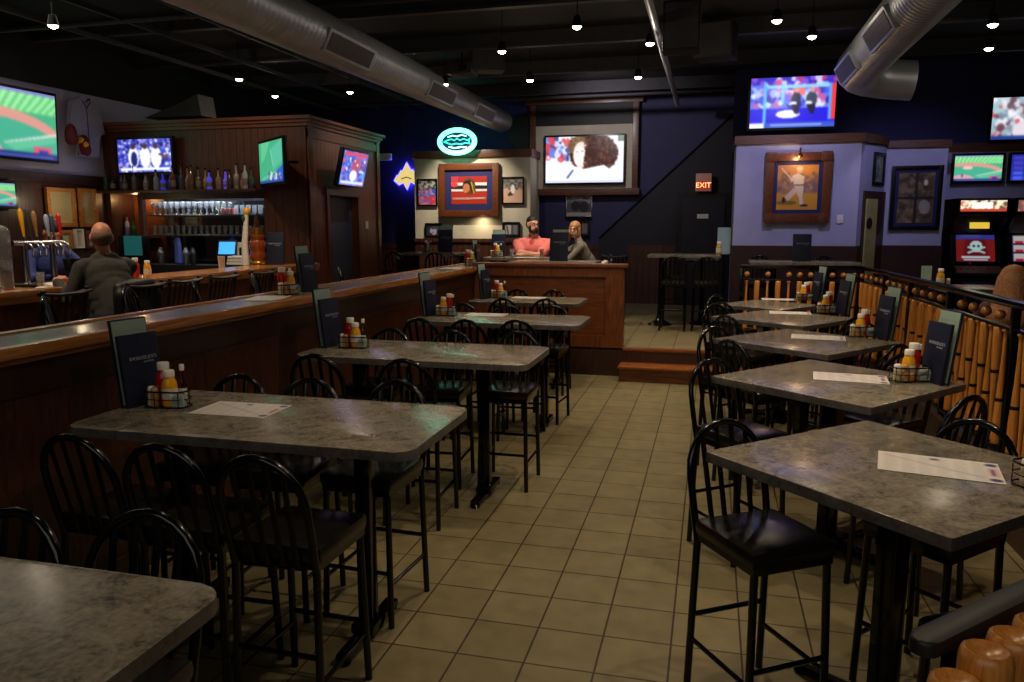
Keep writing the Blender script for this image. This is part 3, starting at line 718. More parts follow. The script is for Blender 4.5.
# ================================================================== BAT RAILING
def bat_prof(L=.82):
    return [(.012,0),(.024,.004),(.025,.014),(.014,.026),(.0125,.06),(.014,.2),(.018,.34),(.026,.5),(.032,.62),(.0335,.74),(.0335,L-.016),(.031,L-.003),(.026,L),(.018,L-.006),(.004,L-.01)]
def bat_bm(up):
    bm = BM(); P = bat_prof()
    lathe(bm, P if up else [(r, .82-h) for r, h in P][::-1], seg=14); return bm
def band_bm(up):
    bm = BM(); h = .5 if up else .82-.5; r = .0275
    lathe(bm, [(r, h-.012), (r+.0005, h-.01), (r+.0005, h+.01), (r, h+.012)], seg=14); return bm
bat_me = {}
def railing(name, label, p0, p1, zb, posts, nb, patt):
    t = thing(name, label, 'railing')
    p0, p1 = Vector(p0), Vector(p1); d = (p1-p0); L = d.length; d.normalize(); ang = math.atan2(d.y, d.x); R = Matrix.Rotation(ang, 3, 'Z')
    mid = (p0+p1)/2
    def bar(nm, z, w, h, bev, m='black'):
        bm = BM(); box(bm, (mid.x, mid.y, zb+z), (L+.05, w, h), R, bev); return obj(nm, bm, K[m], t)
    bar('top_rail', 1.1, .085, .05, .014); bar('ball_rail', .93, .035, .018, .004); bar('bottom_rail', .07, .05, .035, .006)
    for f in posts:
        p = p0 + d*(L*f); bm = BM(); box(bm, (p.x, p.y, zb+.54), (.05, .05, 1.08), R, .006); obj('post', bm, K['black'], t)
    for i in range(nb):
        f = (i+.5)/nb
        if any(abs(f-g)*L < .055 for g in posts): continue
        p = p0 + d*(L*f); up, has = patt(i)
        key = up
        if key not in bat_me:
            a = obj('baseball_bat', bat_bm(up), K['bat'], t, 60); b = obj('band', band_bm(up), K['batband'], a, 60); bat_me[key] = (a.data, b.data)
        else:
            a = bpy.data.objects.new('baseball_bat', bat_me[key][0]); C.objects.link(a); a.parent = t
            b = bpy.data.objects.new('band', bat_me[key][1]); C.objects.link(b); b.parent = a
        a.location = (p.x, p.y, zb+.095); a.rotation_euler = (0, 0, i*1.3)
        if has:
            if 'ball' not in bat_me:
                bm = BM(); ball(bm, (0,0,0), .037, 14, 10); s = obj('wooden_ball', bm, K['ball'], t, 60); bat_me['ball'] = s.data
            else:
                s = bpy.data.objects.new('wooden_ball', bat_me['ball']); C.objects.link(s); s.parent = t
            s.location = (p.x, p.y, zb+1.0)
    return t
ry0, ry1 = 3.2, 10.55
posts = [0.0] + sorted((PX(u, 300, {1020:2.02,955:2.0,914.6:1.97,888:1.94}[u]).y-ry0)/(ry1-ry0) for u in (1020, 955, 914.6, 888)) + [1.0]
railing('bat_railing', 'long black railing with baseball bats as balusters beside the square tables', (2.085, ry0, 0), (1.86, ry1, 0), PF, posts, 57, lambda i: (i % 2 == 0, i % 2 == 0))
bp = {0:(False,True),1:(True,False),2:(False,True),3:(True,False),4:(False,True),5:(True,True)}
railing('bat_railing', 'short black railing with baseball bats in front of the white wall', (.4, 10.55, 0), (1.84, 10.55, 0), PF, [0.0], 11, lambda i: bp.get(i, (True, True)))
nr = thing('bat_railing', 'short dark handrail with orange bat tops right in front of the camera', 'railing')
p0, p1 = Vector((.297, 1.105, 1.42)), Vector((.95, 1.775, 1.42)); dd = (p1-p0).normalized()
ang_ = math.atan2(dd.y, dd.x)
bm = BM(); prism(bm, roundrect(0, (p1-p0).length, -.02, .02, .0195, 5), -.011, .011, .006); obj('top_rail', bm, mat('dark_green_metal', (25,27,24), .5), nr, 60, p0, ang_)
for k, f in enumerate((-.03, .045, .12, .195, .27, .345, .42, .5, .58, .66, .74, .82, .9)):
    p = p0.lerp(p1, f) + Vector((.05, -.052, 0))
    a = bpy.data.objects.new('baseball_bat', bat_me[True][0]); C.objects.link(a); a.parent = nr; a.location = (p.x, p.y, .622-.02*(k == 0)); a.rotation_euler = (0,0,k)
bm = BM(); box(bm, ((p0+p1)/2 + Vector((.075,-.075,-.83))), (.95, .05, .035), Matrix.Rotation(ang_, 3, 'Z')); obj('bottom_rail', bm, K['black'], nr)
for f in (.1, .97):
    p = p0.lerp(p1, f); bm = BM(); b2(bm, p.x-.02, p.x+.02, p.y-.02, p.y+.02, PF, 1.405); obj('post', bm, K['black'], nr)
# ================================================================== SCREENS AND PICTURES
def tv(label, cv, w, h, loc, yaw=0.0, tilt=0.0, m='screen', depth=.07, arm=None, name='television'):
    t = thing(name, label, 'television'); t.location = loc; t.rotation_euler = (tilt, 0, yaw)
    bm = BM(); box(bm, (0, depth/2, 0), (w+.07, depth, h+.08), None, .01); box(bm, (0, depth+.02, 0), (w*.5, .05, h*.5), None, .01); box(bm, (0, -.003, -h/2-.028), (.09, .006, .008)); obj('housing', bm, K['bezel'], t)
    picture('screen', cv, w, h, K[m], t, (0, -.004, 0), blur=2)
    if arm:
        bm = BM(); tube(bm, [(0, depth, 0), arm], .022, 8); obj('mount_arm', bm, K['black_matte'], t)
    return t
def rc(u0, v0, u1, v1, y):
    a, b = PY(u0, v0, y), PY(u1, v1, y); return ((a+b)/2, abs(b.x-a.x), abs(a.z-b.z))
def field(w=110, h=64):
    c = Canvas(w, h, (74,172,128))
    c.rect(0, 0, 1, .32, (96,196,120))
    for i in range(16): c.poly([(i/13-.1, .32), (i/13-.06, .32), (i/11-.02, .0), (i/11-.075, .0)], (150,226,160))
    c.rect(0, 0, 1, .035, (120,120,200))
    c.ell(.3, .9, .85, .62, (214,150,138)); c.ell(.26, .92, .8, .5, (70,172,140)); c.ell(.18, .98, .27, .24, (206,160,170))
    c.ell(.28, .48, .11, .07, (228,190,180)); c.line(.45, .8, 1.0, .6, .03, (226,220,224)); c.poly([(.45,.8),(1,.62),(1,.72),(.55,.9)], (96,190,150))
    c.line(.17, .72, .17, .84, .025, (50,50,90)); c.rect(.75, .82, .93, .9, (230,80,110)); c.rect(.8, .86, .9, .94, (40,60,150))
    c.rect(0, .92, 1, 1, (34,44,120)); c.line(.05, .96, .95, .96, .02, (150,170,230), .7); return c
def hoops():
    c = Canvas(96, 56, (60,70,190)); c.speck(0,0,1,1,[(240,240,255),(40,40,150),(170,150,240),(110,120,230),(20,20,80)],300,.025,.85)
    for x in (.3, .52, .72): c.ell(x, .55, .1, .32, (240,240,250)); c.ell(x, .22, .045, .09, (70,44,60))
    c.ell(.31, .6, .06, .22, (30,40,110)); c.line(.78,.45,.95,.6,.06,(110,60,60)); c.rect(.05,.86,.95,.94,(236,240,255)); return c
def green_game():
    c = Canvas(80, 60, (66,170,126)); c.poly([(.1,.0),(.5,.0),(.25,.4),(.1,.5)], (92,190,140)); c.poly([(.5,.2),(1,.0),(1,.5),(.6,.7)], (84,184,150)); c.poly([(.2,1),(1,.6),(1,1)], (50,90,190))
    c.speck(.4,.75,.9,.95,[(210,210,90),(40,60,160),(240,240,240)],26,.03); c.line(.5,.2,.6,.6,.02,(200,230,210),.6); c.line(.1,.9,.7,.75,.03,(160,200,230),.7); c.rect(0,.94,1,1,(40,70,150)); return c
def stats():
    c = Canvas(70, 60, (76,110,220)); c.speck(0,0,1,1,[(120,160,250),(60,80,190),(150,120,220),(220,90,110)],120,.06,.7); c.ell(.55,.4,.22,.26,(200,80,90),.8,.4); c.ell(.5,.7,.15,.16,(240,236,250)); c.rect(.05,.04,.95,.13,(220,80,110)); c.rect(.05,.88,.95,.94,(220,230,255)); c.speck(.1,.2,.9,.6,[(255,255,255)],14,.03); return c
def curly():
    c = Canvas(144, 81, (236,240,252)); c.rect(0,0,.16,.4,(70,84,150)); c.speck(0,0,.3,.5,[(60,60,120),(220,70,80),(240,240,255),(110,130,220)],60,.035)
    r2 = random.Random(5)
    c.ell(.62,.38,.3,.42,(58,30,28)); c.ell(.6,.2,.24,.26,(70,40,34))
    for _ in range(700):
        a = r2.uniform(0, 2*PI); q = math.sqrt(r2.random()); c.ell(.62+q*.3*math.cos(a), .38+q*.43*math.sin(a), .017, .03, r2.choice([(54,26,24),(84,44,36),(112,66,40),(40,20,26),(96,70,52)]), .8)
    c.ell(.42,.2,.13,.2,(120,92,64)); c.speck(.32,.03,.5,.3,[(150,120,84),(90,66,48),(130,100,70)],70,.014,.7); c.ell(.46,.4,.1,.28,(246,222,212)); c.ell(.44,.42,.07,.2,(255,246,242)); c.ell(.405,.33,.018,.012,(150,110,104),.7); c.ell(.475,.32,.02,.012,(140,96,92),.7); c.line(.43,.36,.425,.46,.012,(226,190,180),.7); c.line(.41,.54,.46,.54,.014,(214,150,146),.7); c.ell(.6,.4,.09,.3,(60,32,28)); c.speck(.5,.1,.7,.7,[(84,50,40),(54,26,24),(96,62,48)],90,.016,.8)
    c.poly([(.0,.62),(.2,.55),(.5,.7),(.75,.62),(.95,.85),(1,1),(0,1)], (250,250,255)); c.line(.28,.9,.36,.72,.03,(90,100,150)); c.rect(0,.94,1,1,(214,220,240)); c.rect(.93,0,1,.12,(90,120,90)); return c
def studio():
    c = Canvas(120, 68, (50,60,220)); c.rect(0,0,1,.16,(60,50,190)); c.rect(0,.16,1,.62,(96,120,240)); c.rect(0,.62,1,.88,(40,30,220))
    c.speck(0,.0,1,.16,[(150,90,220),(230,230,255),(220,60,120)],22,.035); c.speck(.0,.2,1,.55,[(235,240,255),(70,80,220),(180,200,255),(210,90,150),(30,30,140)],90,.04)
    c.rect(.2,.17,.98,.22,(140,210,255)); c.rect(.16,.1,.185,.9,(90,190,255)); c.rect(.37,.14,.4,.5,(100,200,255)); c.rect(.94,.15,1,.85,(230,60,70)); c.rect(.92,.15,.945,.85,(90,160,255))
    c.ell(.45,.73,.14,.08,(250,250,255)); c.rect(.5,.23,.64,.36,(230,120,120))
    for x, w_, col in ((.54,.055,(30,28,50)), (.72,.065,(60,70,90))):
        c.ell(x, .45, w_, .15, col); c.ell(x+.01, .27, .022, .05, (216,160,140)); c.ell(x-.03, .52, .04, .04, (240,235,245)); c.poly([(x-.06,.55),(x+.05,.55),(x+.03,.74),(x-.01,.72)], (26,22,46))
    c.rect(0,.9,.18,1,(240,240,255)); c.rect(.18,.9,1,1,(60,90,200)); c.line(.25,.94,.85,.94,.03,(190,210,255),.8); return c
def blurface():
    c = Canvas(90, 52, (190,200,214)); c.speck(0,0,1,1,[(235,235,240),(210,70,80),(120,130,150),(90,60,70),(150,190,200)],160,.045,.8); c.ell(.55,.3,.13,.3,(150,96,84)); c.ell(.5,.8,.2,.25,(220,210,220)); c.rect(0,.92,1,1,(40,60,140)); return c
def board():
    c = Canvas(60, 40, (34,40,150)); 
    for j in range(5):
        for i in range(4): c.rect(.06+.24*i, .08+.19*j, .24+.24*i, .2+.19*j, random.choice([(120,140,240),(220,220,255),(70,90,220),(60,60,170)]))
    return c

o_ = .003
tv('large television showing a baseball field on the wall behind the bar', field(), 1.56, .9, (LW+.118, 8.62, 3.38), PI/2, .05)
p = PX(16, 195, LW+.12); tv('small television with a bright green picture low on the wall behind the bar', field(60, 36), .55, .3, (LW+.112, p.y-.28, p.z), PI/2)
c, w, h = rc(117, 140, 172, 171.5, 10.25); tv('television showing basketball players above the bar alcove', hoops(), w, h, c, 0, .0, arm=(0, .15, 0))
tv('angled television with a green sports picture at the end of the bottle shelf', green_game(), .98, .57, (-6.11, 10.0, 2.9), -math.radians(40), 0, arm=(.2, .34, 0))
c = PX(354, 169, BXR+.3); tv('small tilted television on the boarded side wall of the back bar', stats(), .84, .52, c, PI/2, .24, arm=(0, .25, .05))
c, w, h = rc(546, 137.5, 623, 182, 16.25); tv('middle television showing a person with big curly hair in the framed niche', curly(), w, h, c)
c, w, h = rc(751.5, 79, 834, 126, 12.9); tv('large hanging television showing a blue studio above the white wall', studio(), w, h, c, 0, .04, depth=.1)
c, w, h = rc(955.5, 156, 1001, 180.5, 14.29); tv('television showing a baseball diamond above the arcade machine', field(80, 46), w, h, c)
c2 = c + Vector((w+.13, 0, -.0)); tv('television with a blue scoreboard above the second arcade machine', board(), w, h, c2)
c, w, h = rc(994, 98, 1062, 138, 14.3); tv('high television with a blurry crowd picture on the dark blue wall', blurface(), w, h, c)

def framed(name, label, cv, u0, v0, u1, v1, y, fw, fm, matc=None, matw=0.0, lay=None, depth=.04):
    c, w, h = rc(u0, v0, u1, v1, y); t = thing(name, label, 'picture'); t.location = c
    bm = BM()
    for s in (-1, 1): box(bm, (s*(w/2-fw/2), 0, 0), (fw, depth, h), None, .005); box(bm, (0, 0, s*(h/2-fw/2)), (w-2*fw+.002, depth*.9, fw), None, .005)
    box(bm, (0, depth*.45, 0), (w*.98, .006, h*.98)); obj('frame', bm, K[fm], t)
    if matw:
        bm = BM(); box(bm, (0, depth*.2, 0), (w-2*fw, .006, h-2*fw)); obj('mat_board', bm, K[matc], t)
    picture('print', cv, w-2*fw-2*matw, h-2*fw-2*matw, K['attr'], t, (0, depth*.2-.006, 0))
    return t
# red banner with a head crest and white and black stripes
cb = Canvas(110, 74, (160,42,34)); cb.rect(0,.24,1,.54,(222,214,208)); cb.rect(0,.34,1,.45,(28,24,30)); cb.rect(0,.6,1,1,(170,48,32))
cb.ell(.5,.36,.18,.3,(96,60,44)); cb.ell(.46,.26,.1,.1,(30,22,24)); cb.poly([(.5,.12),(.62,.22),(.68,.5),(.58,.62),(.52,.4)], (34,28,30)); cb.ell(.43,.42,.09,.16,(176,110,78)); cb.poly([(.36,.36),(.32,.46),(.37,.48)], (176,110,78)); cb.line(.6,.25,.7,.6,.03,(70,110,60)); cb.line(.56,.2,.64,.62,.03,(214,150,40)); cb.ell(.4,.56,.04,.04,(220,120,60))
cb.rect(0,0,.2,.4,(200,80,120),.4); cb.ell(.09,.3,.09,.08,(240,60,70))
t = framed('team_banner_frame', 'large wood framed red team banner with a crest on the cream wall', cb, 439, 164, 499, 216.5, 15.53, .13, 'frame', 'navy', .13, depth=.08)
text_mesh('banner_print', 'CHICAGO BLACKHAWKS', .062, K['cap'], t, (0, -.0, -.17), (PI/2, 0, 0))
ca = Canvas(40, 54, (60,60,70)); ca.speck(0,0,1,.4,[(150,140,110),(40,40,50),(200,200,190)],60,.07); ca.rect(0,.38,1,.66,(70,90,200)); ca.rect(0,.66,1,1,(200,60,80)); ca.speck(0,.4,1,1,[(240,140,140),(90,120,230),(230,80,70),(160,160,240)],70,.06)
framed('framed_photo', 'black framed bright arena photo beside the red banner, nearer the blue wall', ca, 417, 179, 437.5, 206, 15.56, .03, 'bezel')
cc = Canvas(40, 54, (206,164,140)); cc.rect(0,0,1,.4,(120,112,104)); cc.speck(0,0,1,.45,[(80,76,80),(160,150,140)],50,.06); cc.ell(.5,.45,.1,.2,(232,226,220)); cc.ell(.38,.66,.14,.05,(60,44,50)); cc.line(.4,.55,.3,.72,.08,(60,50,54))
framed('framed_photo', 'black framed baseball photo on the cream wall beside the dark blue wall', cc, 501.5, 177, 524, 204, 15.56, .03, 'bezel')
cd = Canvas(40, 36, (52,56,66)); cd.ell(.5,.6,.25,.35,(180,180,200)); cd.ell(.45,.3,.12,.16,(120,90,110)); cd.speck(0,0,1,1,[(90,90,110),(30,30,40)],30,.06)
framed('framed_photo', 'small dark framed photo below the arena photo on the cream wall', cd, 425, 223, 442, 237, 15.56, .03, 'bezel')
ce = Canvas(40, 36, (70,70,76)); ce.rect(.1,.15,.5,.9,(190,180,176)); ce.line(.3,.9,.2,.2,.1,(90,70,70)); ce.rect(.6,.15,.9,.9,(120,120,124))
framed('framed_photo', 'small black framed photo behind the person in the pink shirt', ce, 502.5, 222, 520, 236.5, 15.56, .03, 'bezel')
cg = Canvas(50, 42, (86,86,90)); cg.speck(0,0,1,.35,[(150,150,150),(110,110,116)],40,.06); cg.ell(.36,.5,.18,.25,(34,34,38)); cg.ell(.7,.55,.2,.28,(40,40,44)); cg.rect(0,.82,1,1,(170,166,160))
framed('framed_photo', 'grey black-and-white photo on the dark blue wall under the middle television', cg, 566, 195, 592, 217, 16.4, .02, 'steel')
ch = Canvas(40, 30, (50,46,54)); ch.rect(.05,.1,.4,.9,(170,160,150)); ch.rect(.55,.1,.9,.9,(130,120,120))
framed('framed_photo', 'small framed photo half hidden behind the person with long light hair', ch, 572, 221, 590, 236, 16.4, .03, 'bezel')
# batter painting
cp = Canvas(80, 96, (196,132,70)); cp.grad((172,116,80), (206,150,60)); cp.ell(.85,.12,.5,.3,(232,150,60),.8,.8); cp.rect(0,.38,1,.62,(146,116,112),.8); cp.speck(0,.2,1,.6,[(120,96,110),(190,140,110),(150,110,90),(90,80,96)],120,.05,.5); cp.rect(0,.66,1,1,(200,146,52)); cp.ell(.25,.84,.25,.05,(110,84,40),.7)
cp.line(.1,.07,.4,.37,.03,(220,190,150)); cp.ell(.54,.12,.07,.075,(216,170,140)); cp.ell(.54,.08,.075,.05,(224,210,196)); cp.poly([(.36,.24),(.5,.19),(.66,.26),(.64,.46),(.42,.47)], (226,208,190)); cp.line(.38,.28,.38,.38,.1,(220,196,176))
cp.poly([(.42,.46),(.65,.46),(.64,.7),(.52,.7)], (216,198,182)); cp.line(.46,.55,.24,.76,.13,(212,192,174)); cp.line(.58,.66,.62,.88,.09,(220,202,186)); cp.ell(.68,.9,.1,.025,(44,34,36)); cp.ell(.18,.78,.04,.07,(44,34,40)); cp.line(.42,.45,.66,.45,.02,(80,60,60))
t = framed('batter_painting', 'wood framed painting of a baseball batter on the white wall', cp, 766, 153, 829, 222, 12.94, .13, 'frame', 'navy', .06, depth=.07)
bm = BM(); tube(bm, [(0,-.03,.52),(0,-.16,.58),(0,-.2,.5)], .012, 8); lathe(bm, [(.03,0),(.04,.03),(.02,.06)], (0,-.2,.44), 12); obj('picture_lamp', bm, K['brass'], t)
for s in (-1,1):
    for q in (-1,1):
        bm = BM(); box(bm, (s*(.465-.06), -.01, q*(.53-.06)), (.15,.085,.15), None, .006); obj('corner_block', bm, K['frame'], t)
cq = Canvas(56, 80, (96,82,62)); cq.speck(0,0,1,1,[(130,110,84),(60,52,44),(150,130,100),(90,70,56)],160,.06,.7); cq.rect(.48,0,.52,1,(40,36,44)); cq.rect(0,.48,1,.52,(40,36,44)); cq.ell(.75,.2,.06,.06,(230,220,200)); cq.ell(.75,.68,.16,.14,(190,190,180),.7)
framed('framed_poster', 'tall dark framed poster with four old pictures on the white wall by the arcade', cq, 892.5, 166, 939, 230, 13.66, .06, 'bezel', 'navy', .05)
cs = Canvas(24, 40, (110,120,110)); cs.speck(0,0,1,1,[(140,150,140),(80,90,84),(170,170,150)],60,.08)
t = framed('framed_photo', 'narrow framed photo above the ochre door', cs, 900, 150, 924, 183, 13.3, .05, 'bezel')
t.location = (mid.x+.08-.035, mid.y+.08+.02-.0, 3.25-.36); t.location += Vector((.02, -.03, 0)); t.rotation_euler = (0, 0, ang)
# documents behind the bar
def wall_frame(label, u0, v0, u1, v1, fm, fw, cv):
    a, b = PX(u0, v0, LW+.06), PX(u1, v1, LW+.06); w, h = abs(b.y-a.y), abs(a.z-b.z)
    t = thing('framed_document', label, 'picture', ((a+b)/2)); t.rotation_euler = (0, 0, PI/2)
    bm = BM()
    for s in (-1, 1): box(bm, (s*(w/2-fw/2), 0, 0), (fw, .05, h), None, .005); box(bm, (0, 0, s*(h/2-fw/2)), (w-2*fw+.002, .045, fw), None, .005)
    obj('frame', bm, K[fm], t); picture('print', cv, w-2*fw, h-2*fw, K['attr'], t, (0, .01, 0))
def doc(c0=(190,172,126)):
    c = Canvas(40, 60, c0)
    for y in range(5, 55, 3): c.line(.12, (y+.5)/60, random.uniform(.7,.88), (y+.5)/60, .015, (140,120,84), .6)
    return c
wall_frame('larger wood framed document behind the bar, nearer the beer taps', 45, 187, 77, 227, 'honey', .06, doc())
wall_frame('wood framed document behind the bar in the corner above the sitting person', 78, 188, 98, 227, 'honey', .06, doc((176,160,110)))
wall_frame('small framed picture low behind the bar beside the red tap handle', 57, 230, 73, 249, 'honey', .05, doc((196,196,176)))
wall_frame('narrow white framed notice low behind the bar', 74, 229, 84, 248, 'paper', .02, doc((206,200,170)))
wall_frame('small framed picture low behind the bar next to the sitting person', 85, 231, 96, 248, 'frame', .04, doc((140,150,150)))

# neon signs
def gm(n, c, s): return glow(n, c, s)
K['ngreen'] = gm('neon_green', (112,255,214), 3.2); K['nteal'] = gm('neon_teal', (40,200,170), 2.2); K['nyel'] = gm('neon_pale_yellow', (255,226,140), .8); K['nblue'] = gm('neon_blue', (40,40,255), 6.0); K['nwhite'] = gm('neon_white', (200,250,236), 1.6)
c = PY(457, 141.5, 15.35); t = thing('neon_sign', 'glowing green oval neon sign with a fish above the cream wall', 'sign', c)
def ellp(rx, rz, n=48, y=0): return [(rx*math.cos(2*PI*i/n), y, rz*math.sin(2*PI*i/n)) for i in range(n)]
bm = BM(); tube(bm, ellp(.4,.25), .026, 8, closed=True, up=(0,1,0)); tube(bm, ellp(.345,.205), .022, 8, closed=True, up=(0,1,0)); obj('oval_tube', bm, K['ngreen'], t)
bm = BM()
for i in range(34):
    a = 2*PI*i/34
    if abs(math.cos(a)) < .93: box(bm, (.372*math.cos(a), -.005, .228*math.sin(a)), (.03, .02, .05))
tube(bm, [(-.2,0,.09),(-.1,0,.12),(.0,0,.1),(.1,0,.13),(.2,0,.1)], .016, 6); tube(bm, [(-.18,0,-.1),(-.05,0,-.13),(.1,0,-.11),(.2,0,-.12)], .016, 6)
obj('letter_tube', bm, K['nwhite'], t)
bm = BM(); tube(bm, [(-.28,0,.0),(-.2,0,.03),(-.12,0,.05),(-.06,0,.02),(0,0,.06),(.06,0,.02),(.14,0,.05),(.22,0,.02),(.28,0,.06),(.25,0,0),(.28,0,-.05),(.18,0,-.03),(.08,0,-.06),(-.02,0,-.04),(-.12,0,-.06),(-.2,0,-.03),(-.28,0,0)], .014, 6, up=(0,1,0)); obj('fish_tube', bm, K['nteal'], t)
bm = BM(); lathe(bm, [(.36,0),(.36,.01)], (0,.05,0), 40, (0,1,0)); 
for v in bm.verts: v.co.z *= .62
obj('backing', bm, K['navy'], t)
bm = BM(); tube(bm, [(-.2,.05,.2),(-.2,.05,1.2)], .008, 6); tube(bm, [(.2,.05,.2),(.2,.05,1.2)], .008, 6); obj('hanging_wire', bm, K['black_matte'], t)
c = PY(406.5, 178, 16.36); t = thing('neon_sign', 'pale yellow crown shaped light sign with blue glow on the dark blue wall', 'sign', c)
bm = BM(); pts = [(x*.84, z*.84) for x, z in [(-.36,-.06),(-.27,.08),(-.25,.06),(-.16,.2),(-.12,.18),(0,.4),(.12,.2),(.16,.22),(.28,.08),(.36,-.06),(.2,-.16),(.1,-.1),(0,-.3),(-.1,-.12),(-.22,-.18)]]
vs = [bm.verts.new((x, -.0, z)) for x, z in pts]; vb = [bm.verts.new((x, .05, z)) for x, z in pts]; bm.faces.new(vs); bm.faces.new(vb[::-1]); bridge(bm, vs, vb); obj('lit_face', bm, K['nyel'], t)
bm = BM(); tube(bm, [(x*1.06, .04, z*1.06) for x, z in pts], .014, 6, closed=True, up=(0,1,0)); obj('blue_tube', bm, K['nblue'], t)
bm = BM(); tube(bm, [(-.12,-.01,-.02),(0,-.012,.02),(.12,-.01,-.02)], .012, 6); obj('dark_line', bm, K['black_matte'], t)
# exit sign
c, w, h = rc(696, 173.5, 711, 191, 16.2); t = thing('exit_sign', 'pale box sign with glowing orange EXIT letters above the dark door', 'sign', c)
bm = BM(); box(bm, (0, .04, 0), (w, .08, h), None, .008); obj('box', bm, mat('exit_box', (170,130,120), .5, emit=(130,80,70), es=.3), t)
bm = BM(); box(bm, (0, -.004, -.06), (w*.86, .004, h*.46)); obj('lit_panel', bm, glow('exit_panel', (150,40,14), .8), t)
text_mesh('letters', 'EXIT', .145, glow('exit_letters', (255,170,110), 2.6), t, (0, -.012, -.062), (PI/2, 0, 0))
# wall switches, wall lamp
for (u, v, y, lab) in ((840, 219, 12.985, 'pale light switch plate on the white wall beside the painting'),):
    c = PY(u, v, y); t = thing('light_switch', lab, 'switch', c); bm = BM(); box(bm, (0,0,0), (.09,.012,.13), None, .004); obj('plate', bm, K['cap'], t); bm = BM(); box(bm, (0,-.008,0), (.03,.012,.06)); obj('toggle', bm, K['cap'], t)
c = PX(367, 225, BXR+.005); t = thing('light_switch', 'pale light switch plate beside the back bar doorway', 'switch', c); t.rotation_euler = (0,0,PI/2); bm = BM(); box(bm, (0,0,0), (.09,.012,.13), None, .004); obj('plate', bm, K['cap'], t); bm = BM(); box(bm, (0,-.008,0), (.03,.012,.06)); obj('toggle', bm, K['cap'], t)
c = PY(385, 157, 16.45); t = thing('emergency_light', 'white emergency lamp on the dark blue wall beside the back bar', 'lamp', (c.x, 16.45, c.z)); bm = BM(); box(bm, (0,0,0), (.3,.1,.15), None, .015); obj('case', bm, K['cap'], t)
bm = BM(); lathe(bm, [(.05,0),(.06,.04),(.055,.06)], (.13,-.04,0), 14, (0,-1,0)); obj('lamp_head', bm, K['cap'], t)

# ================================================================== BAR
BT = 1.45
bc = thing('bar_counter', 'long bar counter with glossy honey wood top edge', 'bar counter')
bm = BM(); b2(bm, -6.35, -5.72, 2.5, BY-.02, BT-.06, BT-.005); obj('top', bm, K['honey'], bc)
bm = BM(); b2(bm, -5.75, -5.6, 2.5, BY-.02, BT-.1, BT+.012, .025); obj('edge_moulding', bm, K['honey'], bc)
bm = BM(); b2(bm, -5.9, -5.84, 2.5, BY-.02, PF, BT-.06); b2(bm, -6.35, -6.3, 2.5, BY-.02, PF, BT-.06); obj('front_panel', bm, K['panel'], bc)
bm = BM(); tube(bm, [(-5.62, 2.5, PF+.3), (-5.62, BY-.05, PF+.3)], .025, 10); obj('foot_rail', bm, K['brass'], bc)
def make_wood_stool():
    t = thing('wooden_bar_stool', 's', 'bar stool')
    bm = BM(); box(bm, (0,0,.74), (.44,.42,.05), None, .015); obj('seat', bm, K['stoolwood'], t)
    for sx in (-1,1):
        bm = BM(); tube(bm, [(sx*.2,-.2,0),(sx*.2,-.19,.74),(sx*.215,-.26,1.13)], .02, 6); obj('rear_post', bm, K['stoolwood'], t)
        bm = BM(); tube(bm, [(sx*.2,.19,0),(sx*.2,.18,.73)], .02, 6); obj('leg', bm, K['stoolwood'], t)
        bm = BM(); tube(bm, [(sx*.2,.19,.25),(sx*.2,-.2,.25)], .014, 6); obj('stretcher', bm, K['stoolwood'], t)
    bm = BM(); tube(bm, [(-.2,.19,.32),(.2,.19,.32)], .014, 6); obj('stretcher', bm, K['stoolwood'], t)
    bm = BM(); tube(bm, [(-.235,-.255,1.1),(-.1,-.275,1.085),(.1,-.275,1.085),(.235,-.255,1.1)], .015, 6, ry=.05, up=(0,1,0)); obj('top_rail', bm, K['stoolwood'], t)
    for x in (-.14,-.07,0,.07,.14):
        bm = BM(); tube(bm, [(x,-.2,.76),(x*1.02,-.27,1.08)], .018, 6, ry=.008, up=(0,1,0)); obj('slat', bm, K['stoolwood'], t)
    return t
wstool = Maker(make_wood_stool)
wl = ['nearest the beer taps', 'under the sitting person at the bar', 'third from the beer taps', 'in front of the blue screen', 'near the bar end']
ys = [PX(12, 312, -4.95).y] + [PX(65, 292, -4.95).y] + [PX(u, v, -4.95).y for u, v in ((184, 279), (223, 274), (262, 268))]
for k, y in enumerate(ys):
    if k == 0: continue
    wstool((-5.2, y, PF), PI/2, 'dark wooden slat-back bar stool at the bar counter, ' + ['', 'between taps and sitting person', 'just beyond the black jacket', 'in front of the blue screen', 'nearest the boarded wall'][k], 'wooden bar stools')
yman = PX(116, 280, -5.2).y
wstool((-5.15, yman, PF), PI/2, 'dark wooden bar stool under the person at the bar', 'wooden bar stools')
wstool((-5.2, ys[1]-.95, PF), PI/2, 'dark wooden slat-back bar stool at the frame edge of the bar', 'wooden bar stools')
wstool((-5.25, 11.75, PF), PI/2+.4, 'dark wooden bar stool in front of the grey doorway', 'wooden bar stools')
wl2 = ['first', 'second', 'third', 'fourth', 'fifth', 'sixth']
for k, (u, v) in enumerate(((72, 302), (148, 299), (212, 293), (268, 285), (313, 279), (350, 273))):
    p = PZ(u, v, 1.48); stool((-4.0, PX(u, v, -4.2).y, PF), face(.85, .53) + .12*(-1)**k, 'black arch-back stool on the bar side of the drink ledge, %s from the camera' % wl2[k], 'black arch-back stools behind the drink ledge')
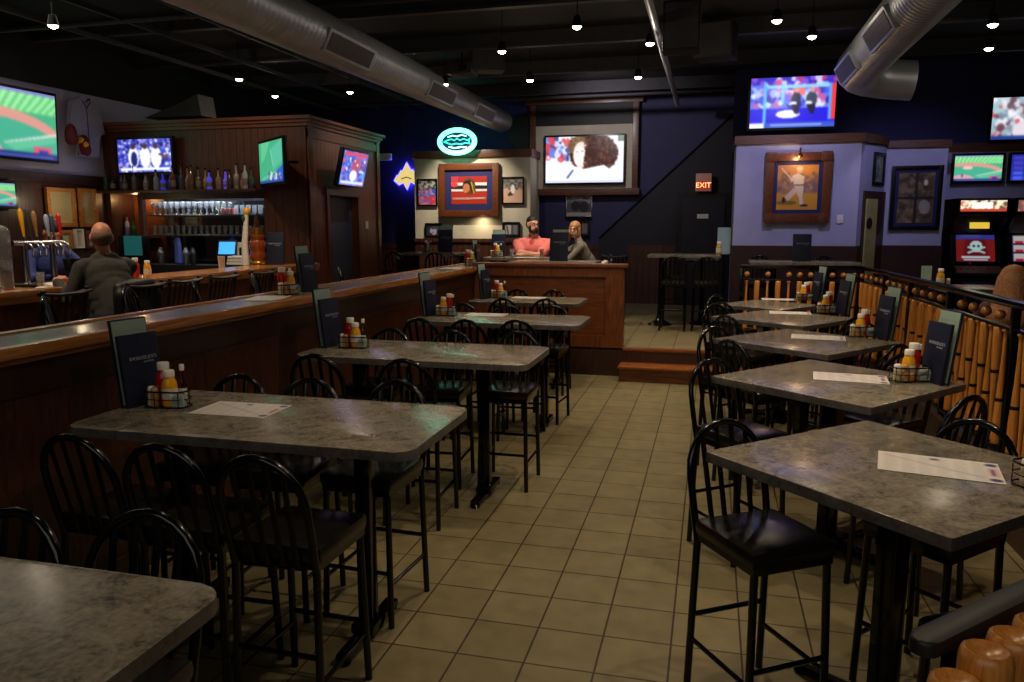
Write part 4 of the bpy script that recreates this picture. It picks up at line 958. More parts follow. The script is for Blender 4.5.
# ledge things
p = PZ(284, 294, 1.44); condiments(-3.4, p.y, 1.435, PI/2-.2, 'on the middle of the drink ledge')
menus(-3.38, p.y+.36, 1.435, 1.5, 'on the middle of the drink ledge')
p = PZ(464, 264, 1.44); condiments(-3.4, p.y-.2, 1.435, PI/2-.2, 'at the far end of the drink ledge'); menus(-3.38, p.y+.2, 1.435, 1.5, 'at the far end of the drink ledge', .9)
for (u, v, r, lab) in ((262, 298, .3, 'white printed paper placemat on the near part of the drink ledge'), (438, 268, .1, 'white printed paper placemat on the far part of the drink ledge')):
    p = PZ(u, v, 1.435); pmat((-3.385, p.y, 1.4355), PI/2+r, lab, 'paper placemats')
# beer taps
ya, yb = PX(12, 241, -6.15).y, PX(62, 241, -6.15).y
tt = thing('beer_tap_tower', 'chrome beer tap tower with a row of coloured handles on the bar', 'beer taps', (-6.15, (ya+yb)/2, BT))
L = yb-ya
zc = PX(30, 243, -6.15).z - BT
bm = BM(); tube(bm, [(0,-L/2,zc),(0,L/2,zc)], .024, 14)
for s in (-.28,.28): lathe(bm, [(.06,0),(.062,.01),(.03,.03),(.026,zc)], (0, s*L, 0), 14)
obj('tower_pipe', bm, K['steel'], tt, 50)
hc = [((224,160,30),.27,24), ((60,56,52),.27,31), ((150,110,72),.25,37), ((150,160,190),.22,49), ((70,70,90),.22,54), ((190,30,36),.23,61)]
for (col, hh, u) in hc:
    y = PX(u, 235, -6.15).y - (ya+yb)/2
    bm = BM(); lathe(bm, [(.01,0),(.011,.03),(.014,.06),(.02,hh*.5),(.024,hh*.85),(.014,hh*.97),(.005,hh)], (0, y, zc+.05), 12, (-.1,0,1)); h_ = obj('tap_handle', bm, mat('handle_paint', col, .3), tt, 50)
    bm = BM(); tube(bm, [(0,y,zc),(.06,y,zc-.01),(.09,y,zc-.07),(.09,y,zc-.13)], .012, 8); tube(bm, [(0,y,zc),(0,y,zc+.06)], .012, 8); obj('spout', bm, K['steel'], h_, 50)
bm = BM(); b2(bm, -.12, .2, -L/2, L/2, .0, .02, .006); obj('drip_tray', bm, K['black_matte'], tt)
def onbar(u, v, x=-5.95): return PX(u, v, x)
def simple(name, label, cat, parts, loc, rotz=0, group=None):
    t = thing(name, label, cat, loc, rotz, group)
    for n, f, m in parts:
        bm = BM(); f(bm); obj(n, bm, K[m] if isinstance(m, str) else m, t, 50)
    return t
gl = [(.03,0),(.034,.004),(.034,.012),(.03,.014),(.033,.09),(.038,.14),(.0365,.14),(.031,.09),(.028,.018),(.0,.018)]
K['glassy'] = mat('bar_glass', (226,232,238), .05, trans=.85, var=.05, coat=.5)
simple('glass_dispenser', 'tall clear cylinder on the bar at the frame edge', 'dispenser', [('cylinder', lambda b: lathe(b, [(.08,.03),(.085,.04),(.085,.5),(.07,.54),(.03,.56)], seg=20), 'glassy'), ('base', lambda b: lathe(b, [(.09,0),(.09,.03)], seg=20), 'steel')], (-5.95, PX(3, 280, -5.95).y, BT-.004))
simple('drinking_glass', 'half full drinking glass on the bar beside the beer taps', 'glass', [('glass_body', lambda b: lathe(b, gl, seg=16), 'glassy'), ('drink', lambda b: lathe(b, [(.028,.02),(.03,.08)], seg=16), mat('pale_drink', (214,190,150), .2))], (-5.9, PX(40, 276, -5.9).y, BT-.004))
simple('paper_napkin', 'crumpled white napkin on the bar beside the glass', 'napkin', [('sheet', lambda b: (box(b, (0,0,.008), (.16,.2,.014), Matrix.Rotation(.1,3,'X'), .005), box(b, (.02,.03,.022), (.12,.13,.016), Matrix.Rotation(.25,3,'Y'), .006)), 'paper')], (-5.82, PX(50, 284, -5.82).y, BT-.004), .2)
simple('tablet', 'black tablet standing up on the bar in front of the sitting person', 'tablet', [('case', lambda b: box(b, (0,0,.12), (.2,.012,.24), Matrix.Rotation(-.3,3,'X'), .004), 'bezel'), ('stand', lambda b: box(b, (0,.07,.06), (.1,.01,.14), Matrix.Rotation(.5,3,'X')), 'black_matte')], (-6.05, PX(76, 271, -6.05).y, BT-.004), PI/2-.5)
ym = PX(136, 276, -5.95).y
ketchup((-5.95, ym, BT-.004), 0, 'red ketchup bottle on the bar beyond the sitting person', 'ketchup bottles'); mustard((-5.9, ym+.12, BT-.004), 0, 'yellow mustard bottle on the bar beyond the sitting person', 'mustard bottles')
# amber bottle shaped tower and tall tap handle near the bar end
y = 9.9
simple('bottle_shaped_tower', 'tall amber bottle shaped drinks tower with a gold band on the bar end', 'drinks tower', [('body', lambda b: lathe(b, [(.1,.06),(.12,.1),(.115,.16),(.1,.2),(.12,.24),(.12,.32),(.09,.36),(.11,.4),(.09,.46),(.05,.52)], seg=20), mat('amber_glass', (120,52,20), .1, coat=.6, var=.2)), ('gold_band', lambda b: lathe(b, [(.08,.43),(.1,.44),(.1,.52),(.07,.535)], seg=20), 'brass'), ('foot', lambda b: lathe(b, [(.13,0),(.13,.04),(.1,.07)], seg=20), 'brass'), ('neck', lambda b: lathe(b, [(.05,.53),(.04,.6),(.028,.68),(.03,.72)], seg=16), 'sauce')], (PY(259, 268, y).x, y, BT-.004))
simple('tall_tap_handle', 'tall pale tap column with a yellow top on the bar end', 'beer tap', [('column', lambda b: tube(b, [(0,0,0),(0,0,.3),(.03,0,.55),(.05,0,.72)], [.05,.045,.035,.03], 12), 'paperlabel'), ('yellow_top', lambda b: ball(b, (.055,0,.76), (.045,.045,.06)), 'mustard'), ('green_cap', lambda b: ball(b, (.02,-.02,.66), (.03,.03,.05)), mat('bottle_green', (30,84,40), .3))], (PY(246, 268, 9.75).x, 9.75, BT-.004))
menu((PY(274, 268, 9.95).x, 9.95, BT-.002), .1, 'dark navy menu booklet standing on the bar end against the boarded wall', 'standing menu booklets', 1.4)
simple('plastic_cup', 'pale plastic cup on the bar below the blue screen', 'cup', [('cup_body', lambda b: lathe(b, [(.035,0),(.045,.17),(.048,.175)], seg=16), 'cap')], (-6.0, PX(222, 270, -6.0).y, BT-.004))
# back counter things
CZ = 1.42
def bk(u, v, y=10.2): return PY(u, v, y)
p = bk(227, 248)
simple('register_screen', 'tilted register terminal with a bright blue screen on the back counter', 'register', [('housing', lambda b: box(b, (0,.02,.0), (.28,.04,.24), Matrix.Rotation(-.35,3,'X'), .01), 'bezel'), ('screen', lambda b: box(b, (0,-.004,.0), (.24,.01,.19), Matrix.Rotation(-.35,3,'X')), glow('blue_screen', (60,160,235), 1.2)), ('stand', lambda b: (box(b, (0,.08,-(p.z-CZ)/2-.03), (.08,.05,p.z-CZ-.07)), box(b, (0,.08,-(p.z-CZ)+.012), (.22,.2,.022), None, .005)), 'black_matte')], p, .25)
p = bk(178, 246); simple('cup_stack', 'stack of blue plastic cups on the back counter', 'cups', [('cups', lambda b: lathe(b, [(.06,0)]+[q for i in range(8) for q in ((.065-.002*i, .03+.04*i), (.06-.002*i, .035+.04*i))]+[(.035,.4)], seg=16), mat('blue_cups', (44,58,150), .4))], (p.x, 10.2, CZ))
p = bk(136, 255); simple('bar_monitor', 'dark teal monitor on the back counter behind the sitting person', 'monitor', [('housing', lambda b: box(b, (0,.03,.24), (.5,.05,.38), None, .01), 'bezel'), ('screen', lambda b: box(b, (0,0,.28), (.3,.008,.3)), glow('teal_screen', (20,74,76), .8)), ('stand', lambda b: box(b, (0,.05,.03), (.2,.14,.06)), 'black_matte')], (p.x, 10.15, CZ), .1)
for k, (u, c_) in enumerate(((165,(120,120,126)), (190,(130,140,150)), (197,(70,72,80)))):
    p = bk(u, 250); simple('shaker_cup', 'steel bar shaker on the back counter, %s from the monitor' % ORD[k], 'shaker', [('cup_body', lambda b: lathe(b, [(.04,0),(.05,.18),(.045,.19),(.02,.26)], seg=14), mat('shaker_steel', c_, .25, .8))], (p.x, 10.1, CZ), 0, 'bar shakers')
p = bk(243, 250); simple('notice_card', 'small framed white notice standing on the back counter', 'notice', [('backing', lambda b: box(b, (0,0,.17), (.15,.015,.34), None, .003), 'paper'), ('dark_print', lambda b: (box(b, (0,-.009,.2), (.06,.003,.12))), 'black_matte')], (bk(238,262).x, 10.3, CZ))
simple('folded_towels', 'pile of folded white towels on the back counter', 'towels', [('pile', lambda b: [box(b, (0,0,.03+.045*i), (.3-.02*i,.2,.04), None, .015) for i in range(3)], 'paper')], (bk(250,262).x-.15, 10.15, CZ))
# glass shelves with glasses
for k, (v, nm) in enumerate(((214.5, 'upper'), (234.5, 'lower'))):
    z = PY(205, v, 10.6).z
    bm = BM(); b2(bm, -8.63, OX1-.005, BY+.1, BY+.45, z-.025, z, .004); o = obj('glass_shelf', bm, K['steel'] if False else mat('shelf_steel', (110,112,118), .3, .7)); tag(o, 'steel edged %s glass shelf in the back bar' % nm, 'shelf')
    def make_glass(stem):
        def f():
            t = thing('wine_glass' if stem else 'drinking_glass', 'g', 'glass')
            bm = BM()
            if stem: lathe(bm, [(.032,0),(.03,.006),(.006,.012),(.005,.07),(.02,.09),(.036,.12),(.036,.17),(.03,.2),(.028,.2),(.033,.17),(.033,.12),(.0,.09)], seg=12)
            else: lathe(bm, gl, seg=12)
            obj('glass_body', bm, K['glassy'], t, 60); return t
        return Maker(f)
    mk = make_glass(k == 0); mk2 = make_glass(False)
    for row, yy in enumerate((BY+.18, BY+.34)):
        for i in range(20):
            x = -8.58 + .106*i
            if k == 0 and 12 <= i <= 13 and row == 0: continue
            (mk if i < 13 or k else mk2)((x, yy, z+.001), 0, 'clear %s glass in the close rows on the %s glass shelf of the back bar' % ('stemmed' if (k == 0 and i < 13) else 'straight', nm), 'clear %s glasses on the %s bar shelf' % ('stemmed' if (k == 0 and i < 13) else 'straight', nm))
z = PY(205, 214.5, 10.6).z
for k in range(3): simple('pink_tumbler', 'small pink tumbler between the glasses on the upper shelf', 'tumbler', [('cup_body', lambda b: lathe(b, [(.035,0),(.04,.09),(.037,.092)], seg=12), mat('pink_glass', (196,130,140), .3))], (-7.28+.09*k*.9, BY+.13, z+.001), 0, 'pink tumblers on the upper bar shelf')
# bottles on the top shelf
bm = BM(); b2(bm, OX0, OX1+.05, BY-.28, BY-.001, 2.5, 2.54, .006); o = obj('bottle_shelf', bm, K['darkwood']); tag(o, 'dark wooden shelf carrying the liquor bottles above the bar opening', 'shelf')
def bot(h, r, kind):
    if kind == 0: return [(r*.9,0),(r,.006),(r,h*.55),(r*.85,h*.66),(r*.35,h*.78),(r*.32,h*.97),(r*.36,h)]
    if kind == 1: return [(r*.9,0),(r,.006),(r*1.02,h*.5),(r*.9,h*.6),(r*.4,h*.66),(r*.36,h*.97),(r*.4,h)]
    return [(r*.7,0),(r*.8,.006),(r*1.05,h*.3),(r*.9,h*.52),(r*.4,h*.66),(r*.34,h*.97),(r*.42,h)]
cols = [('green',(40,56,34)),('black',(26,22,24)),('purple',(66,44,66)),('smoky',(64,60,62)),('grey',(80,76,78)),('pale',(134,134,150)),('clear',(120,124,130)),('blue lit',(50,50,190)),('blue',(60,60,170)),('red',(96,34,34)),('slate',(56,58,72)),('amber',(150,90,60)),('brown',(90,64,44)),('smoky',(86,76,70)),('honey',(140,110,76)),('blue lit',(70,70,200)),('tan',(130,106,84)),('violet lit',(100,70,200)),('dark',(54,50,56)),('pale',(140,128,122)),('amber',(140,104,86)),('clear',(150,150,156)),('dark',(60,56,60))]
us = [108,113.5,121,127,135,145,158,163.5,169.5,175,182,187,193,199,205,211,219,225,231,237,242,247,252]
for k, (u, (cn, cl)) in enumerate(zip(us, cols)):
    x = PY(u, 190, BY-.14).x; hh = random.uniform(.24, .36); kd = k % 3
    em = cl if 'lit' in cn else None  # blue and violet light on these bottles is put in as emission
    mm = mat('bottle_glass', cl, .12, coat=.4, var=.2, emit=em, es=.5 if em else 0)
    simple('liquor_bottle', '%s liquor bottle on the top bottle shelf, %s from the corner with the jersey' % (cn, ORD[k]), 'bottle', [('body', lambda b: lathe(b, bot(hh, .042, kd), seg=12), mm), ('label', lambda b: lathe(b, [(.0425,hh*.15),(.0432,hh*.16),(.0432,hh*.42),(.0425,hh*.43)], seg=12), 'dimlabel' if k % 2 else mm), ('cap', lambda b: lathe(b, [(.017,hh*.99),(.019,hh),(.019,hh+.03),(.015,hh+.032)], seg=10), 'sauce')], (x, BY-.14+.03*((k*7) % 3-1), 2.541), 0, 'liquor bottles on the top shelf')
z = PY(130, 238, 10.5).z
bm = BM(); b2(bm, OX0, -8.73, BY+.09, BY+.49, z-.03, z, .004); o = obj('alcove_shelf', bm, K['darkwood']); tag(o, 'dark shelf in the orange lit wooden alcove', 'shelf')
for k, (u, cn, cl) in enumerate(((111,'white topped',(170,170,176)),(117,'violet',(130,110,160)),(126,'amber',(150,80,40)),(134,'green',(30,96,44)),(143,'dark',(40,34,40)))):
    x = min(max(PY(u, 230, BY+.25).x, OX0+.06), -8.78); hh = (.36,.34,.26,.3,.22)[k]; mm = mat('alcove_bottle', cl, .15, coat=.4)
    simple('liquor_bottle', cn + ' bottle in the orange lit alcove behind the sitting person', 'bottle', [('body', lambda b: lathe(b, bot(hh, .04, k % 2), seg=12), mm), ('cap', lambda b: lathe(b, [(.016,hh*.99),(.018,hh),(.018,hh+.03)], seg=10), 'brass')], (x, BY+.25, z+.001), 0, 'bottles in the alcove')
# jersey and caps in the corner
p = PY(86, 120, 10.15)
t = thing('hanging_jersey', 'white baseball jersey hanging in the corner beside the large television', 'jersey', (LW+.12, PX(85, 120, LW+.12).y, PX(85, 120, LW+.12).z), PI/2)
K['jersey'] = mat('jersey_cloth', (150,146,168), .8, var=.1); K['maroon'] = mat('maroon_cloth', (96,20,36), .8); 
bm = BM(); P = [(-.1,.3),(-.28,.22),(-.36,-.16),(-.24,-.19),(-.2,.02),(-.21,-.5),(.21,-.5),(.2,.02),(.24,-.19),(.36,-.16),(.28,.22),(.1,.3),(.0,.2)]
P = [(x*1.0, z*1.1) for x, z in P]
vs = [bm.verts.new((x, -.04, z)) for x, z in P]; vb = [bm.verts.new((x, .04, z)) for x, z in P]; bm.faces.new(vs); bm.faces.new(vb[::-1]); bridge(bm, vs, vb)
bmesh.ops.bevel(bm, geom=[e for e in bm.edges if abs(e.verts[0].co.y-e.verts[1].co.y) < .01], offset=.02, segments=2, affect='EDGES'); obj('shirt', bm, K['jersey'], t)
bm = BM(); tube(bm, [(0,-.045,.18),(0,-.048,-.46)], .006, 4); tube(bm, [(-.08,-.045,.27),(0,-.05,.17),(.08,-.045,.27)], .008, 4); obj('piping', bm, K['navy'], t)
text_mesh('number', '7', .3, K['navy'], t, (.08, -.046, -.12), (PI/2, 0, 0)) if False else None
for k, (dx, lab) in enumerate(((-.2, 'dark maroon glove hanging below the large television corner'), (.07, 'maroon and gold cloth bundle hanging under the jersey'))):
    q = PX(71 if k == 0 else 84, 134 if k == 0 else 145, LW+.2); t = thing('hanging_glove' if k == 0 else 'hanging_cloth', lab, 'glove' if k == 0 else 'cloth', q)
    bm = BM(); ball(bm, (0,0,0), (.1,.06,.15), 12, 8); ball(bm, (.05,0,-.07), (.07,.05,.09), 10, 6); ball(bm, (-.05,0,-.05), (.05,.05,.1), 10, 6); obj('body', bm, K['maroon'], t)
    if k:
        bm = BM(); ball(bm, (-.02,-.015,.06), (.085,.06,.06), 10, 6); ball(bm, (.06,-.02,.0), (.04,.05,.05), 8, 6); obj('gold_patch', bm, K['mustard'], t)

# ================================================================== REAR AREA
def rear_table(name, label, x, y, w, d, z, cols=((0,0),), flared=True):
    t = thing(name, label, 'table', (x, y, PF)); zz = z-PF
    bm = BM(); prism(bm, roundrect(-w/2, w/2, -d/2, d/2, .05), zz-.042, zz, .005); obj('tabletop', bm, K['laminate'], t)
    for cx, cy in cols:
        bm = BM(); lathe(bm, [(.2,0),(.2,.015),(.16,.03),(.08,.08),(.05,.16),(.042,.3),(.042,zz-.06),(.12,zz-.045),(.12,zz-.042)], (cx,cy,0), 18); obj('pedestal', bm, K['black'], t, 50)
    return t
ZR = 1.5
rear_table('high_table', 'grey high table just beyond the wooden partition with a navy menu on it', -2.18, 10.98, 1.25, .72, ZR, ((-.35,0),(.35,0)))
rear_table('high_table', 'grey high table between the two people talking at the back', -2.98, 12.3, 1.15, .72, ZR, ((-.3,0),(.3,0)))
rear_table('high_table', 'grey high table in front of the cream picture wall', -5.0, 13.9, 1.5, .75, ZR, ((-.45,0),(.45,0)))
hz = 1.54
rear_table('high_table', 'dark high table near the exit door on flared round feet', -.42, 13.0, 1.15, .8, hz, ((-.36,-.1),(.3,.15)))
rear_table('high_table', 'grey high table in front of the white wall with a navy menu', 1.3, 12.0, 1.5, .75, ZR-.01, ((-.4,0),(.4,0)))
menu((-2.12, 10.95, ZR+.001), 0, 'dark navy menu booklet standing on the table beyond the wooden partition', 'standing menu booklets', 1.25); card((-2.12, 10.99, ZR+.001), 0, 'grey-green drinks card behind the menu beyond the wooden partition', 'drinks cards', 1.15)
p = PY(802, 250, 12.0); menu((p.x, 12.0, ZR-.009), 0, 'dark navy menu booklet standing in front of the white wall', 'standing menu booklets', 1.2)
mustard((.12, 12.9, hz), 0, 'yellow mustard bottle on the dark table near the exit door', 'mustard bottles', 1.3); 
card((.2, 13.1, hz), 0, 'drinks card on the dark table near the exit door', 'drinks cards')
condiments(-5.3, 14.05, ZR, 0, 'on the table before the cream picture wall'); menus(-4.95, 14.1, ZR, .05, 'on the table before the cream picture wall', 1.3)
menus(-3.45, 12.5, ZR, .05, 'beside the person in the pink shirt', 1.1); condiments(-3.42, 12.3, ZR, 0, 'beside the person in the pink shirt')
rear_table('high_table', 'dark high table behind the bat railing with a small green card', 2.95, 10.0, .75, .75, 1.3, ((0,0),))
q = PY(928, 272, 10.0); card((q.x, 10.05, 1.3), -.1, 'small grey-green card on the table behind the bat railing', 'drinks cards', .6); q = PY(941, 272, 9.9); mustard((q.x, 9.9, 1.3), 0, 'yellow mustard bottle on the table behind the bat railing', 'mustard bottles', 1.3); salt((q.x+.09, 9.92, 1.3), 0, 'white shaker on the table behind the bat railing', 'salt shakers')
rs = [(-.55,12.35,0,'near the exit door, back to the camera'), (-.06,12.4,0,'near the exit door, back to camera, beside the white wall'), (-.6,13.75,PI,'near the exit door, on the far side'),
      (-5.95,13.7,-PI/2,'at the end of the table before the cream picture wall'), (-5.5,13.2,0,'before the cream picture wall, toward the blue wall'), (-4.75,13.2,.1,'before the cream picture wall, in the middle'), (-4.15,13.7,PI/2,'before the cream picture wall, toward the talking people'), (-5.2,14.6,PI,'on the far side of the table before the cream picture wall'),
      (-3.75,12.1,-PI/2,'beside the person in the pink shirt'), (.75,12.6,PI,'at the table in front of the white wall'), (1.7,12.6,PI,'in front of the white wall toward the ochre door')]
for x, y, r, lab in rs: stool((x, y, PF), r, 'black arch-back bar stool ' + lab, 'black arch-back bar stools on the raised floor')
wstool((PY(612, 260, 13.8).x, 13.8, PF), .3, 'wooden ladder-back high chair against the dark stair wall', 'wooden bar stools')
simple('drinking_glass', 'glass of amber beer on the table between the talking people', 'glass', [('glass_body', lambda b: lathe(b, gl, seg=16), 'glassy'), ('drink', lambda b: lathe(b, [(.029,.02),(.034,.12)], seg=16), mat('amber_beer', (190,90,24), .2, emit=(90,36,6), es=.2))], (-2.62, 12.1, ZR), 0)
simple('drinking_glass', 'glass of water on the table in front of the person in the pink shirt', 'glass', [('glass_body', lambda b: lathe(b, gl, seg=16), 'glassy')], (-3.1, 12.05, ZR), 0)
pmat((-2.85, 12.1, ZR+.001), 0, 'white paper placemat between the two talking people', 'paper placemats')
# arcade machines
def arcade(label, x, y, rz, scr, marq):
    t = thing('arcade_machine', label, 'arcade machine', (x, y, PF), rz)
    P = [(-.42,0),(-.42,.82),(-.5,.88),(-.48,.96),(-.26,1.04),(-.08,1.5),(-.36,1.76),(-.38,2.05),(.35,2.05),(.35,0)]   # (y, z) profile
    for s in (-1, 1):
        bm = BM(); vs = [bm.verts.new((s*.38-.015, a, b)) for a, b in P]; vb = [bm.verts.new((s*.38+.015, a, b)) for a, b in P]; bm.faces.new(vs); bm.faces.new(vb[::-1]); bridge(bm, vs, vb); obj('side_panel', bm, K['bezel'], t)
    bm = BM(); b2(bm, -.37, .37, -.36, .33, .02, .8); b2(bm, -.37, .37, .0, .33, .8, 2.02); obj('cabinet_body', bm, K['black_matte'], t)
    def slab(a, b, th):  # panel between profile points
        bm = BM(); a, b = Vector((0, a[0], a[1])), Vector((0, b[0], b[1])); m_ = (a+b)/2; d_ = b-a; box(bm, m_, (.73, th, d_.length), Matrix.Rotation(-math.atan2(d_.y, d_.z), 3, 'X')); return bm, m_, d_
    bm, m_, d_ = slab((-.46,.88), (-.26,.98), .03); cp_ = obj('control_panel', bm, mat('control_panel', (90,70,50), .4), t)
    bm = BM()
    for i in range(6): lathe(bm, [(.022,0),(.022,.02),(.012,.025)], (-.25+.1*i, -.36+.02*(i % 2), .94), 10)
    tube(bm, [(-.12,-.34,.93),(-.12,-.36,1.02)], .008, 6); ball(bm, (-.12,-.36,1.03), .022, 10, 6); obj('controls', bm, K['ketchup'], cp_)
    bm, m_, d_ = slab((-.23,1.02), (-.05,1.52), .03); obj('screen_surround', bm, K['bezel'], t)
    picture('screen', scr, .6, .44, K['screendd'], t, (0, -.14-.032, 1.27), (-.345, 0, 0))
    bm, m_, d_ = slab((-.1,1.52), (-.37,1.8), .03); obj('visor', bm, K['bezel'], t)
    picture('marquee', marq, .7, .17, K['screen'], t, (0, -.39, 1.93), (0, 0, 0)); bm = BM(); b2(bm, -.37, .37, -.375, .0, 1.79, 2.05); obj('marquee_box', bm, K['bezel'], t)
    bm = BM(); box(bm, (0, -.27, 1.64), (.3, .02, .12), Matrix.Rotation(-.2, 3, 'X')); obj('lit_card', bm, glow('yellow_card', (226,190,60), .9), t)
    bm = BM(); b2(bm, -.2, .2, -.385, -.36, .3, .75, .006); d2 = obj('coin_door', bm, mat('coin_door', (40,46,70), .4), t); cm = mat('coin_plate', (70,90,150), .4)
    for s in (-1,1):
        bm = BM(); b2(bm, s*.09-.05, s*.09+.05, -.395, -.38, .5, .64); obj('coin_slot', bm, cm, d2)
    return t
c1 = Canvas(64, 48, (120,24,30)); c1.rect(0,0,1,.16,(60,70,180)); c1.poly([(0,.16),(.25,.16),(.15,1),(0,1)],(150,34,36)); c1.poly([(1,.16),(.75,.16),(.85,1),(1,1)],(150,34,36)); c1.line(.3,.45,.75,.68,.07,(200,240,240)); c1.line(.75,.45,.3,.68,.07,(200,240,240)); c1.ell(.52,.42,.16,.2,(220,250,250)); c1.ell(.46,.42,.035,.05,(40,80,100)); c1.ell(.58,.42,.035,.05,(40,80,100)); c1.rect(.44,.56,.6,.64,(210,244,244)); c1.rect(.15,.8,.85,.86,(240,240,250)); c1.rect(.2,.9,.8,.94,(220,220,240))
m1 = Canvas(70, 22, (240,226,190)); m1.speck(0,0,1,1,[(200,70,50),(250,240,220),(220,180,60),(70,60,50)],46,.05); m1.rect(.25,.2,.7,.7,(255,250,236)); m1.rect(0,.8,1,1,(190,60,40))
c = PY(975.5, 230, 13.9); aa = arcade('arcade machine with a skull screen and bright marquee', c.x, 14.0, .0, c1, m1); aa.scale = (.92, 1, 1)
c2_ = Canvas(64, 48, (50,40,90)); 
for j in range(3):
    for i in range(3): c2_.rect(.04+.33*i, .06+.32*j, .32+.33*i, .3+.32*j, (236,226,224)); c2_.rect(.08+.33*i, .24+.32*j, .28+.33*i, .3+.32*j, (220,40,60))
m2 = Canvas(70, 22, (110,80,76)); m2.speck(0,0,1,1,[(160,120,100),(60,50,60),(200,90,80)],50,.06)
aa = arcade('second arcade machine with a grid of white and red squares, cut by the frame', c.x+.8, 14.0, .0, c2_, m2); aa.scale = (.92, 1, 1)
# hanging gear
def speaker(label, loc, s, rz=0):
    t = thing('loudspeaker', label, 'loudspeaker', loc, rz); bm = BM(); box(bm, (0,0,0), s, None, .015); obj('cabinet', bm, K['black_matte'], t)
    bm = BM(); box(bm, (0,-s[1]/2-.004,0), (s[0]*.88,.008,s[2]*.9), None, .003); obj('grille', bm, mat('speaker_cloth', (52,50,54), .8), t); bm = BM(); tube(bm, [(0,0,s[2]/2),(0,0,CEIL-loc[2])], .012, 6); obj('hanger', bm, K['black'], t)
speaker('large black loudspeaker hanging from the ceiling above the aisle', PY(682, 28, 9.5), (.42,.3,.55))
speaker('black loudspeaker hanging among the ceiling gear beside the long duct', PY(487, 58, 11.5), (.5,.35,.4), .4)
speaker('black boxy equipment hanging from the ceiling near the large hanging television', PY(716, 42, 11.0), (.5,.4,.45), -.2)
t = thing('projector', 'pale boxy projector under the ceiling above the middle aisle', 'projector', PY(462, 70, 11.4)); bm = BM(); box(bm, (0,0,0), (.4,.36,.16), None, .03); obj('case', bm, K['joist'], t); bm = BM(); lathe(bm, [(.05,0),(.055,.05)], (.08,-.18,0), 14, (0,-1,0)); obj('lens', bm, K['bezel'], t); bm = BM(); tube(bm, [(0,0,.08),(0,0,CEIL-t.location.z)], .015, 8); obj('hanger', bm, K['black'], t)
bm = BM(); pts = [(-8.9,10.9,3.72),(-8.3,10.9,3.9),(-7.9,10.9,4.05),(-7.85,10.9,3.72)]
vs = [bm.verts.new(q) for q in pts]; vb = [bm.verts.new((q[0], q[1]+.4, q[2])) for q in pts]; bm.faces.new(vs); bm.faces.new(vb[::-1]); bridge(bm, vs, vb); o = obj('sheet_metal_hood', bm, mat('pale_sheet', (66,62,64), .6)); tag(o, 'pale angled sheet metal on top of the back bar', 'hood')
# ================================================================== PEOPLE
def capsule(bm, p0, p1, r0, r1, seg=12):
    p0, p1 = Vector(p0), Vector(p1); d = p1-p0; L = d.length or 1e-4
    prof = [(r0*math.sin(a), -r0*math.cos(a)) for a in [PI/2*k/4 for k in range(5)]] + [(r1*math.cos(a), L+r1*math.sin(a)) for a in [PI/2*k/4 for k in range(5)]]
    lathe(bm, prof, p0, seg, d if d.length > 1e-4 else (0,0,1))
def figure(name, prims, mats, parent, voxel=.0095, smooth=9):
    """one continuous body: tapered limbs and ellipsoids fused by a voxel remesh; each face takes the cloth of the nearest limb"""
    bm = BM()
    for pr in prims:
        if pr[1] == 'c': capsule(bm, pr[2], pr[3], pr[4], pr[5])
        else: ball(bm, pr[2], pr[3], 14, 10, pr[4] if len(pr) > 4 else None)
    me = bpy.data.meshes.new(name); bm.to_mesh(me); bm.free()
    o = bpy.data.objects.new(name, me); C.objects.link(o)
    r = o.modifiers.new('r', 'REMESH'); r.mode = 'VOXEL'; r.voxel_size = voxel; r.use_smooth_shade = True
    s = o.modifiers.new('s', 'SMOOTH'); s.iterations = smooth; s.factor = .5
    bpy.context.view_layer.update()
    dg = bpy.context.evaluated_depsgraph_get()
    m2 = bpy.data.meshes.new_from_object(o.evaluated_get(dg)); o.modifiers.clear(); o.data = m2; bpy.data.meshes.remove(me); m2.name = name
    m2.materials.clear()
    names = list(mats)
    for k in names: m2.materials.append(mats[k])
    def dist(q, pr):
        if pr[1] == 'c':
            a, b = Vector(pr[2]), Vector(pr[3]); d = b-a; L2 = d.length_squared or 1e-9; f = max(0, min(1, (q-a).dot(d)/L2)); return (q-a-d*f).length - (pr[4]*(1-f)+pr[5]*f)
        e = q - Vector(pr[2])
        if len(pr) > 4: e = pr[4].transposed() @ e
        k = math.sqrt(sum((e[i]/pr[3][i])**2 for i in range(3))); return (k-1)*min(pr[3])
    for p in m2.polygons:
        q = p.center; best = min(prims, key=lambda pr: dist(q, pr)); p.material_index = names.index(best[0]); p.use_smooth = True
    o.parent = parent
    return o
def limb(a, b, l1, l2, pole):
    a, b, pole = Vector(a), Vector(b), Vector(pole); d = b-a; D = min(d.length, (l1+l2)*.995); d.normalize(); b = a + d*D
    x = (l1*l1 - l2*l2 + D*D)/(2*D); h = math.sqrt(max(0, l1*l1-x*x)); pp = (pole - d*pole.dot(d)).normalized()
    return a + d*x + pp*h, b
